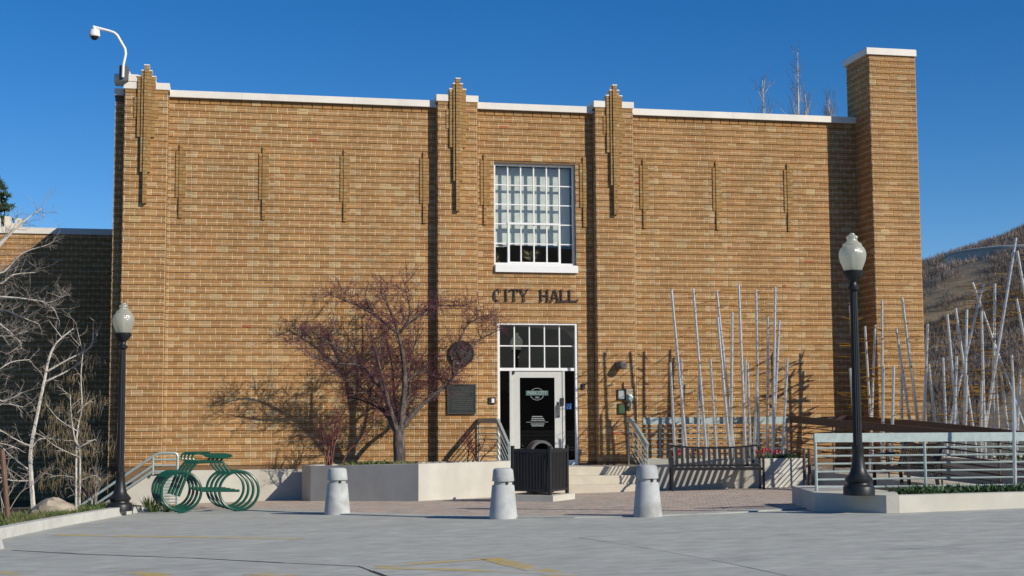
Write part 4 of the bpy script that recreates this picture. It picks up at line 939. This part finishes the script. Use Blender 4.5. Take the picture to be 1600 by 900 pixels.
# ------------------------------------------------------------ trees
def twigs(mb, bud, p, d, L, r, lev, rnd, spread=.6, upb=.25, budn=0, nseg=3, kids=(2,3), droop=0.0):
    pts = [p]; q = p.copy(); dd = d.normalized()
    for i in range(nseg):
        dd = (dd + Vector((rnd.gauss(0,.16), rnd.gauss(0,.16), rnd.gauss(0,.14)+upb*.12-droop*.2))).normalized(); q = q + dd*L/nseg; pts.append(q.copy())
    mb.tube(pts, [r*(1-.6*i/nseg) for i in range(nseg+1)], 3 if r < .012 else 5, cap=False)
    if bud is not None and lev <= 1:
        for _ in range(budn):
            f_ = rnd.uniform(.1,1)*nseg; i = min(nseg-1, int(f_)); c = pts[i].lerp(pts[i+1], f_-i); s = rnd.uniform(.005,.010)
            a = Vector((rnd.gauss(0,1), rnd.gauss(0,1), rnd.gauss(0,1))).normalized(); b = a.orthogonal().normalized(); n_ = a.cross(b)
            bud.add([c, c+(a+b*.5)*s, c+a*s*2.2, c+(a-b*.5)*s], [(0,1,2,3)])
            bud.add([c, c+(a+n_*.5)*s, c+a*s*2.2, c+(a-n_*.5)*s], [(0,1,2,3)])
    if lev <= 0: return
    for _ in range(rnd.randint(*kids)):
        f_ = rnd.uniform(.25,1)*nseg; i = min(nseg-1, int(f_)); c = pts[i].lerp(pts[i+1], f_-i)
        side = Vector((rnd.gauss(0,1), rnd.gauss(0,1), rnd.gauss(0,.8)+upb-droop)).normalized()
        nd = (dd*(1-spread) + side*spread).normalized()
        twigs(mb, bud, c, nd, L*rnd.uniform(.5,.8), r*.55, lev-1, rnd, spread, upb, budn, nseg, kids, droop)
def limb(mb, pts, r0, r1, n=7):
    # smooth the polyline
    P_ = [Vector(p) for p in pts]; out = []
    for i in range(len(P_)-1):
        a = P_[max(0,i-1)]; b = P_[i]; c = P_[i+1]; d = P_[min(len(P_)-1,i+2)]
        for k in range(3):
            s = k/3; out.append(.5*((2*b)+(-a+c)*s+(2*a-5*b+4*c-d)*s*s+(-a+3*b-3*c+d)*s*s*s))
    out.append(P_[-1]); m_ = len(out)-1
    mb.tube(out, [r0+(r1-r0)*(i/m_)**.8 for i in range(m_+1)], n, cap=False); return out
def crabapple():
    rnd = random.Random(3); t = empty('crabapple_tree', (4.28,-.98,.55), 'bare crabapple tree with purple buds in the cream planter', 'tree')
    tr = MB(); tw = MB(); bd = MB()
    LM = dict(
     l1=[(4.21,1.22),(4.04,1.64),(3.94,1.98),(3.72,2.23),(3.43,2.49),(3.0,2.53),(2.5,2.67)], l2=[(4.24,1.22),(4.3,1.64),(4.34,2.15),(4.3,2.66),(4.21,3.13),(4.02,3.64),(3.85,3.94)],
     l3=[(4.26,1.24),(4.49,1.55),(4.79,1.85),(5.18,2.15),(5.4,2.49),(5.66,2.92),(6.14,3.18)], l4=[(4.15,1.24),(3.94,1.6),(3.6,1.81),(3.22,1.92)],
     l5=[(4.34,2.15),(4.66,2.4),(4.96,2.28),(5.27,2.23)], l6=[(4.23,3.15),(4.49,3.39),(4.92,3.65),(5.49,3.66)], l7=[(4.23,3.13),(4.45,3.52),(4.36,4.12)],
     l8=[(4.21,3.13),(3.72,3.51),(3.34,3.72),(2.91,3.88)], l9=[(3.72,2.23),(3.85,2.96),(4.02,3.21)], l10=[(4.32,1.64),(4.45,1.98),(4.45,2.57),(4.62,3.0)],
     l11=[(3.43,2.49),(3.0,2.82),(2.65,3.0),(2.25,2.95)], l12=[(5.27,2.32),(5.31,2.79),(5.57,3.31),(5.84,3.44)], l13=[(4.19,1.24),(4.0,1.75),(3.82,2.4),(3.62,3.05)], l14=[(4.23,1.24),(4.16,1.9),(4.12,2.6),(3.98,3.2)], l15=[(4.17,1.24),(3.85,1.75),(3.45,2.1),(2.95,2.35)])
    RR = dict(l1=(.075,.012), l2=(.085,.012), l3=(.06,.01), l4=(.04,.008), l5=(.03,.008), l6=(.035,.008), l7=(.03,.007), l8=(.035,.007), l9=(.03,.008), l10=(.045,.008), l11=(.028,.006), l12=(.022,.006), l13=(.045,.008), l14=(.045,.008), l15=(.04,.007))
    limb(tr, [(4.285,-.98,.45),(4.29,-.98,.75),(4.275,-.98,1.0),(4.28,-.98,1.26)], .125, .115, 10)
    dep = dict(l1=-.5,l2=-.1,l3=-.3,l4=.2,l5=.2,l6=-.3,l7=.2,l8=.2,l9=-.3,l10=.35,l11=-.2,l12=-.1,l13=-.75,l14=.45,l15=-.15); base = dict(l5='l2',l6='l2',l7='l2',l8='l2',l9='l1',l10='l2',l11='l1',l12='l3'); yend = {}
    for k in sorted(LM, key=lambda q: int(q[1:])):
        pts = [(x_+.04, z_) for x_, z_ in LM[k]]; y0 = -.98
        if k in base:
            bp = LM[base[k]]; near = min(range(len(bp)), key=lambda i: (bp[i][0]-pts[0][0])**2+(bp[i][1]-pts[0][1])**2); y0 = -.98+dep[base[k]]*near/(len(bp)-1)
        P_ = [(x, y0+dep[k]*i/(len(pts)-1), z) for i, (x, z) in enumerate(pts)]
        o = limb(tr, P_, *RR[k]); m_ = len(o)-1
        for i in range(2, m_+1):
            nn = (4 if i > m_*.33 else 0) if k in ('l1','l2','l3') else 4
            for _ in range(nn):
                d = (o[i]-o[i-1]).normalized()*.5 + Vector((rnd.gauss(0,.7), rnd.gauss(0,.7), rnd.gauss(.25,.5)))
                twigs(tw, bd, o[i], d, rnd.uniform(.22,.44), .0065, 2, rnd, .6, .3, 8, 3, (2,4))
    tr.build('trunk', M['bark'], t, True); tw.build('crown', M['twig'], t); bd.build('buds', M['bud'], t)
crabapple()
def shrub(c, n, h, lean, label, mt, name='shrub', budm=None, budn=0, r=.016, lev=2, spread=.5):
    rnd = random.Random(int(c[0]*100)+n); t = empty(name, c, label, 'shrub'); st = MB(); tw = MB(); bd = MB()
    for k in range(n):
        a = rnd.uniform(0,6.283); e = Vector((math.cos(a)*lean*rnd.uniform(.3,1), math.sin(a)*lean*.4, h*rnd.uniform(.6,1)))
        p = Vector(c)+Vector((rnd.gauss(0,.08),rnd.gauss(0,.05),0)); o = limb(st, [p, p+e*.35+Vector((0,0,h*.12)), p+e*.7, p+e], r, r*.35, 5)
        for q in range(3, len(o)): twigs(tw, bd if budm else None, o[q], (o[q]-o[q-1]).normalized()+Vector((rnd.gauss(0,.5),rnd.gauss(0,.5),.3)), rnd.uniform(.15,.3), .006, lev, rnd, spread, .3, budn)
    st.build('stem', mt, t); tw.build('twigs', mt, t)
    if budm: bd.build('buds', budm, t)
shrub((2.95,-.95,.55), 8, .95, .55, 'low red-stemmed shrub at the left end of the cream planter', M['redstem'], budm=M['bud'], budn=3)
shrub((5.75,-1.0,.55), 5, .45, .35, 'small red-twigged shrub beside the stair railing in the cream planter', M['redstem'], budm=M['bud'], budn=2)

def bare_tree(name, label, cat, limbs, y, rnd_seed, tm, wm, tw_n=1, tl=(.2,.4), lev=2, droop=0, hang=None, depth=.25, r_tw=.007, bx=0):
    rnd = random.Random(rnd_seed); x0, z0 = limbs[0][0][0]; t = empty(name, (x0, y, z0), label, cat); tr = MB(); tw = MB(); hg = MB()
    for li, (pts, r0, r1) in enumerate(limbs):
        dy = 0 if li == 0 else rnd.uniform(-depth, depth); P_ = [(x+bx, y+dy*i/(len(pts)-1), z) for i, (x, z) in enumerate(pts)]; o = limb(tr, P_, r0, r1, 6); m_ = len(o)-1
        for i in range(3 if li == 0 else 1, m_+1):
            for _ in range(tw_n):
                d = (o[i]-o[i-1]).normalized()*.6+Vector((rnd.gauss(0,.6),rnd.gauss(0,.6),rnd.gauss(.2,.45)))
                twigs(tw, None, o[i], d, rnd.uniform(*tl), r_tw, lev, rnd, .5, .25, 0, 3, (2,3), droop)
            if hang:
                for _ in range(hang):
                    p = o[i]+Vector((rnd.gauss(0,.16),rnd.gauss(0,.16),rnd.gauss(0,.14)))
                    for _ in range(6):
                        q = p+Vector((rnd.gauss(0,.05),rnd.gauss(0,.05),rnd.gauss(0,.03))); l = rnd.uniform(.06,.16); e = Vector((rnd.gauss(0,.025),rnd.gauss(0,.025),-l)); s = Vector((.002,.001,0)); hg.add([q-s,q+s,q+e+s*.4,q+e-s*.4],[(0,1,2,3)])
    tr.build('trunk', tm, t, True); tw.build('crown', wm, t)
    if hang: hg.build('dry_foliage', M['tancatkin'], t)
bare_tree('birch_tree', 'slender white-barked bare tree beside the boulder', 'tree', [
 ([(-2.2,-.1),(-2.26,.58),(-2.27,1.0),(-2.18,1.59),(-2.08,2.15),(-2.02,2.51),(-1.93,2.75),(-1.81,2.89),(-1.62,3.05)],.046,.010), ([(-1.81,2.89),(-1.96,3.08)],.010,.004),
 ([(-2.07,2.29),(-1.7,2.51),(-1.33,2.72),(-1.28,3.0)],.020,.006), ([(-2.06,2.14),(-1.7,2.33),(-1.46,2.54)],.016,.006), ([(-2.26,1.04),(-2.47,1.14),(-2.78,1.35)],.014,.005),
 ([(-2.24,1.03),(-2.11,1.17),(-1.67,1.13),(-1.26,1.13)],.014,.005), ([(-2.26,.62),(-2.57,.86),(-2.77,1.07)],.013,.005), ([(-2.26,.46),(-2.56,.47),(-2.8,.55)],.013,.005), ([(-1.45,2.6),(-1.56,3.05)],.008,.003)], -3.2, 5, M['whitebark'], M['greytwig'], 1, (.14,.30), 1)
bare_tree('young_larch', 'thin twin-stemmed tree with hanging tan dry foliage behind the stair rail', 'tree', [
 ([(-1.43,-.1),(-1.44,.92),(-1.52,1.13),(-1.59,1.52),(-1.62,1.9)],.022,.006), ([(-1.48,-.1),(-1.5,.85),(-1.49,1.34),(-1.43,1.69),(-1.46,2.22),(-1.44,2.6)],.022,.006), ([(-1.44,.85),(-1.8,1.03),(-2.0,1.2)],.010,.004),
 ([(-1.5,1.3),(-1.8,1.5),(-2.0,1.75)],.010,.004), ([(-1.48,1.0),(-1.2,1.15),(-1.1,1.0)],.010,.004), ([(-1.45,.5),(-1.75,.55),(-1.95,.5)],.009,.004), ([(-1.45,.45),(-1.2,.55),(-1.1,.5)],.009,.004), ([(-1.5,1.6),(-1.3,1.8),(-1.2,1.7)],.009,.004)], -3.5, 9, M['whitebark'], M['greytwig'], 1, (.12,.28), 1, .3, 4)
bare_tree('bare_tree', 'large pale bare tree reaching in from the left edge before the shaded wall', 'tree', [
 ([(-3.6,-.1),(-3.55,1.2),(-3.4,2.4),(-3.2,3.3),(-2.97,4.19),(-2.8,4.44),(-2.63,4.64),(-2.4,4.86),(-2.13,5.07)],.10,.006), ([(-3.3,3.2),(-2.95,3.53),(-2.78,3.54),(-2.39,3.51),(-2.06,3.45),(-1.85,3.3)],.03,.006), ([(-2.06,3.45),(-1.91,3.48),(-1.71,3.58)],.010,.004),
 ([(-3.2,3.6),(-2.96,3.91),(-2.73,3.97),(-2.44,4.29),(-2.03,4.44)],.022,.005), ([(-3.2,3.5),(-2.96,3.78),(-2.78,3.79),(-2.61,3.95),(-2.26,4.0)],.018,.005), ([(-3.3,3.0),(-2.95,3.29),(-2.77,3.35),(-2.47,3.23),(-2.17,3.11)],.020,.005),
 ([(-3.4,2.5),(-2.94,2.85),(-2.76,2.88),(-2.52,2.88),(-2.3,2.95)],.020,.005), ([(-3.3,3.1),(-2.95,3.38),(-2.77,3.1),(-2.62,2.98),(-2.4,2.76)],.018,.005), ([(-3.45,2.0),(-2.95,2.2),(-2.6,2.45),(-2.3,2.5)],.02,.005), ([(-3.5,1.6),(-2.95,1.9),(-2.7,1.8),(-2.4,1.95)],.02,.005), ([(-3.5,1.2),(-3.0,1.5),(-2.7,1.75),(-2.35,1.7)],.016,.005), ([(-3.5,.8),(-3.0,1.0),(-2.75,1.1),(-2.45,1.0)],.016,.005)], -3.6, 13, M['whitebark'], M['greytwig'], 2, (.16,.34), 2, 0, None, .35, .006)
shrub((-1.15,-3.3,.0), 7, .55, .4, 'small bare tan shrub at the base of the stair rail', M['greytwig'], r=.008, lev=1)
shrub((-2.6,-3.9,-.02), 8, .8, .6, 'bare grey shrub at the far left of the bed', M['greytwig'], r=.009, lev=1)

# ------------------------------------------------------------ left wing, far roofs and trees
wy_ = 6.0
wing = empty('brick_wing', (-6, wy_, 0), 'lower brick wing in deep shade left of the main block', 'building')
mb = MB(); mb.box(-16, WL-.001, wy_, 13.5, -1.2, 5.84); mb.build('wall', M['joint'], wing)
mb = MB(); mb.box(-16, WL-.002, wy_-.05, wy_+.34, 5.842, 5.985); mb.build('coping', M['coping'], wing)
BULK = MB(); FILL = MB()
courses(frameY(wy_), -6.4, WL-.003, 14, 60, (), (), off=.1)
tag(BULK.build('brickwork', M['brick'], wing), kind='stuff'); tag(FILL.build('mortar_bed', M['mortar'], wing), kind='stuff')
far = empty('gabled_house', (-7, 15, 0), 'cream house with a curved parapet showing over the wing roof', 'house')
mb = MB(); mb.box(-12,-5.55,14.2,20,-1,6.9); mb.build('wall', M['brick'] if False else M['cream'], far)
mb = MB(); pts = [(-12,6.9)]
for k in range(9): a = math.pi/2*(1-k/8); pts.append((-6.3+.85*math.cos(a), 6.95+1.0*math.sin(a)))
pts += [(-5.45,7.05),(-5.35,7.05),(-5.35,7.35),(-5.2,7.35),(-5.2,7.15),(-5.05,7.15),(-5.05,7.3),(-4.9,7.3),(-4.9,6.4),(-12,6.4)]
mb.prism_y(pts, 14.0, 14.35); mb.build('curved_parapet', M['cream'], far)
def conifer(c, h, r, label, seed, nlev=26):
    rnd = random.Random(seed); t = empty('conifer_tree', c, label, 'tree'); tr = MB(); tr.tube([c,(c[0],c[1],c[2]+h)], [.22,.02], 8); tr.build('trunk', M['bark'], t); cr = MB()
    for i in range(nlev):
        f_ = i/nlev; z = c[2]+h*(.12+.88*f_); rr = r*(1-f_)**.8+.12
        for k in range(11):
            a = rnd.uniform(0,6.283); l = rr*rnd.uniform(.6,1.1); d = Vector((math.cos(a), math.sin(a), rnd.uniform(-.15,.25))); p = Vector((c[0],c[1],z+rnd.uniform(-.2,.2)))
            for s in range(7):
                q = p+d*l*(s+1)/7
                for _ in range(3):
                    e = Vector((rnd.gauss(0,1),rnd.gauss(0,1),rnd.gauss(.2,.8))).normalized()*rnd.uniform(.12,.24); b = e.orthogonal().normalized()*.035; cr.add([q-b,q+b,q+e],[(0,1,2)])
    cr.build('crown', M['conifer'], t)
conifer((-6.8,22.5,0), 9.9, 2.1, 'dark evergreen rising behind the wing roof at far left', 4)
def poplar(c, h, label, seed, lean):
    rnd = random.Random(seed); t = empty('poplar_tree', c, label, 'tree'); tr = MB(); tw = MB(); bd = MB()
    o = limb(tr, [c,(c[0]+lean*.3,c[1],c[2]+h*.5),(c[0]+lean,c[1],c[2]+h)], .16, .012, 6)
    zs = c[2]+h*.35
    for _ in range(46):
        f_ = rnd.uniform(.45,.98); p = Vector(c)+Vector((lean*f_*f_,0,h*f_)); a = rnd.uniform(0,6.283); d = Vector((math.cos(a)*.35, math.sin(a)*.35, 1)).normalized()
        twigs(tw, bd, p, d, (1-f_)*2.6+.5, .014, 2, rnd, .28, .9, 9, 3, (2,3))
    bd2 = MB(); bd2.c = bd.c[:]; bd2.f = bd.f; bd2.v = bd.v
    tr.build('trunk', M['whitebark'], t); tw.build('crown', M['paletwig'], t); bd2.build('buds', M['bark'], t)
poplar((23.85,25,0), 16.4, 'tallest bare poplar top rising behind the roof near the chimney', 21, .05)
poplar((22.75,25.5,0), 15.3, 'bare poplar top behind the roof, left of the tallest', 22, -.2)
poplar((24.55,26,0), 14.9, 'bare poplar top behind the roof, just right of the tallest', 23, .1)
poplar((25.2,25,0), 14.5, 'bare poplar top behind the roof, closest to the chimney', 24, .05)

# ------------------------------------------------------------ hills
import math as _m
def nz(x, y, s):
    return (_m.sin(x*.071*s+1.3)+_m.sin(y*.083*s+.7)+_m.sin((x+y)*.053*s+2.1)+_m.sin((x-y)*.061*s+.4))*.25
def hh_(x, y):
    ridge = 25.6+(x-111)*.36 if x > 60 else 8.7-(60-x)*.05
    ridge = max(2.0, min(ridge, 95)); f_ = (y-45)/97.0; f_ = max(0,min(1,f_)); f_ = (f_*f_*(3-2*f_)*.5+f_*.5)*.985+max(0,min(1,(y-142)/46.0))*.045
    return -1.5 + 2.0*_m.exp(-((x-97)/13)**2-((y-140)/11)**2) + ridge*f_ + nz(x,y,1)*1.6*f_ + nz(x*2.7,y*2.7,1.4)*.6*f_
mb = MB(); nx, ny = 70, 46
for i in range(nx):
    for j in range(ny):
        x = -60+i*6.0; y = 40+j*5.0; mb.v.append((x, y, hh_(x,y) if y <= 190 else hh_(x,190)-(y-190)*.15))
for i in range(nx-1):
    for j in range(ny-1): mb.face([i*ny+j,(i+1)*ny+j,(i+1)*ny+j+1,i*ny+j+1])
tag(mb.build('hill', M['hill'], None, True), kind='structure')
rnd = random.Random(8); mb = MB()
for _ in range(9500):
    y = rnd.uniform(60,192); x = y*rnd.uniform(.56,.80)
    bare = 1.0 if (abs(x-(y*.68-3)) < 8 and 126 < y < 146) else 0
    if bare and rnd.random() < .8: continue
    z = hh_(x,y); R = rnd.uniform(.5,1.35)
    for k in range(22):
        a = rnd.uniform(0,6.283); e = rnd.uniform(.1,1.5); d = Vector((math.cos(a)*math.cos(e), math.sin(a)*math.cos(e), math.sin(e)*.9+.15)); q = Vector((x,y,z-.1))+Vector((rnd.gauss(0,.3),rnd.gauss(0,.3),0)); s = Vector((-math.sin(a), math.cos(a), 0))*rnd.uniform(.012,.035)*R
        m_ = q+d*R*.6; mb.add([q, m_-s, q+d*R+Vector((rnd.gauss(0,.2),0,rnd.gauss(0,.1))), m_+s], [(0,1,2,3)])
tag(mb.build('hillside_brush', M['brush']), 'grey leafless brush covering the hillside', 'brush', kind='stuff')
t = empty('water_tank', (111,152,22), 'pale round water tank half buried in the hillside', 'tank')
mb = MB(); mb.lathe([(10.6,-3),(10.6,3.2),(10.75,3.2),(10.75,3.45),(10.4,3.55),(0,4.2)], 64, (112.6,153,21.0)); mb.build('shell', M['tank'], t, True)
# wooded slope on the street side opposite the hall, seen only in the glass
mb = MB(); nx, ny = 60, 14
for i in range(nx):
    for j in range(ny):
        x = -260+i*9.0; y = -60-j*10.0; f_ = max(0,(j-3)/(ny-4)); mb.v.append((x, y, .2+f_*(24+5*_m.sin(x*.021+1)+3*_m.sin(x*.07)) + (rnd.uniform(-.5,2.6) if j > 3 else 0)))
for i in range(nx-1):
    for j in range(ny-1): mb.face([i*ny+j,i*ny+j+1,(i+1)*ny+j+1,(i+1)*ny+j])
tag(mb.build('wooded_slope', M['forest']), kind='structure')
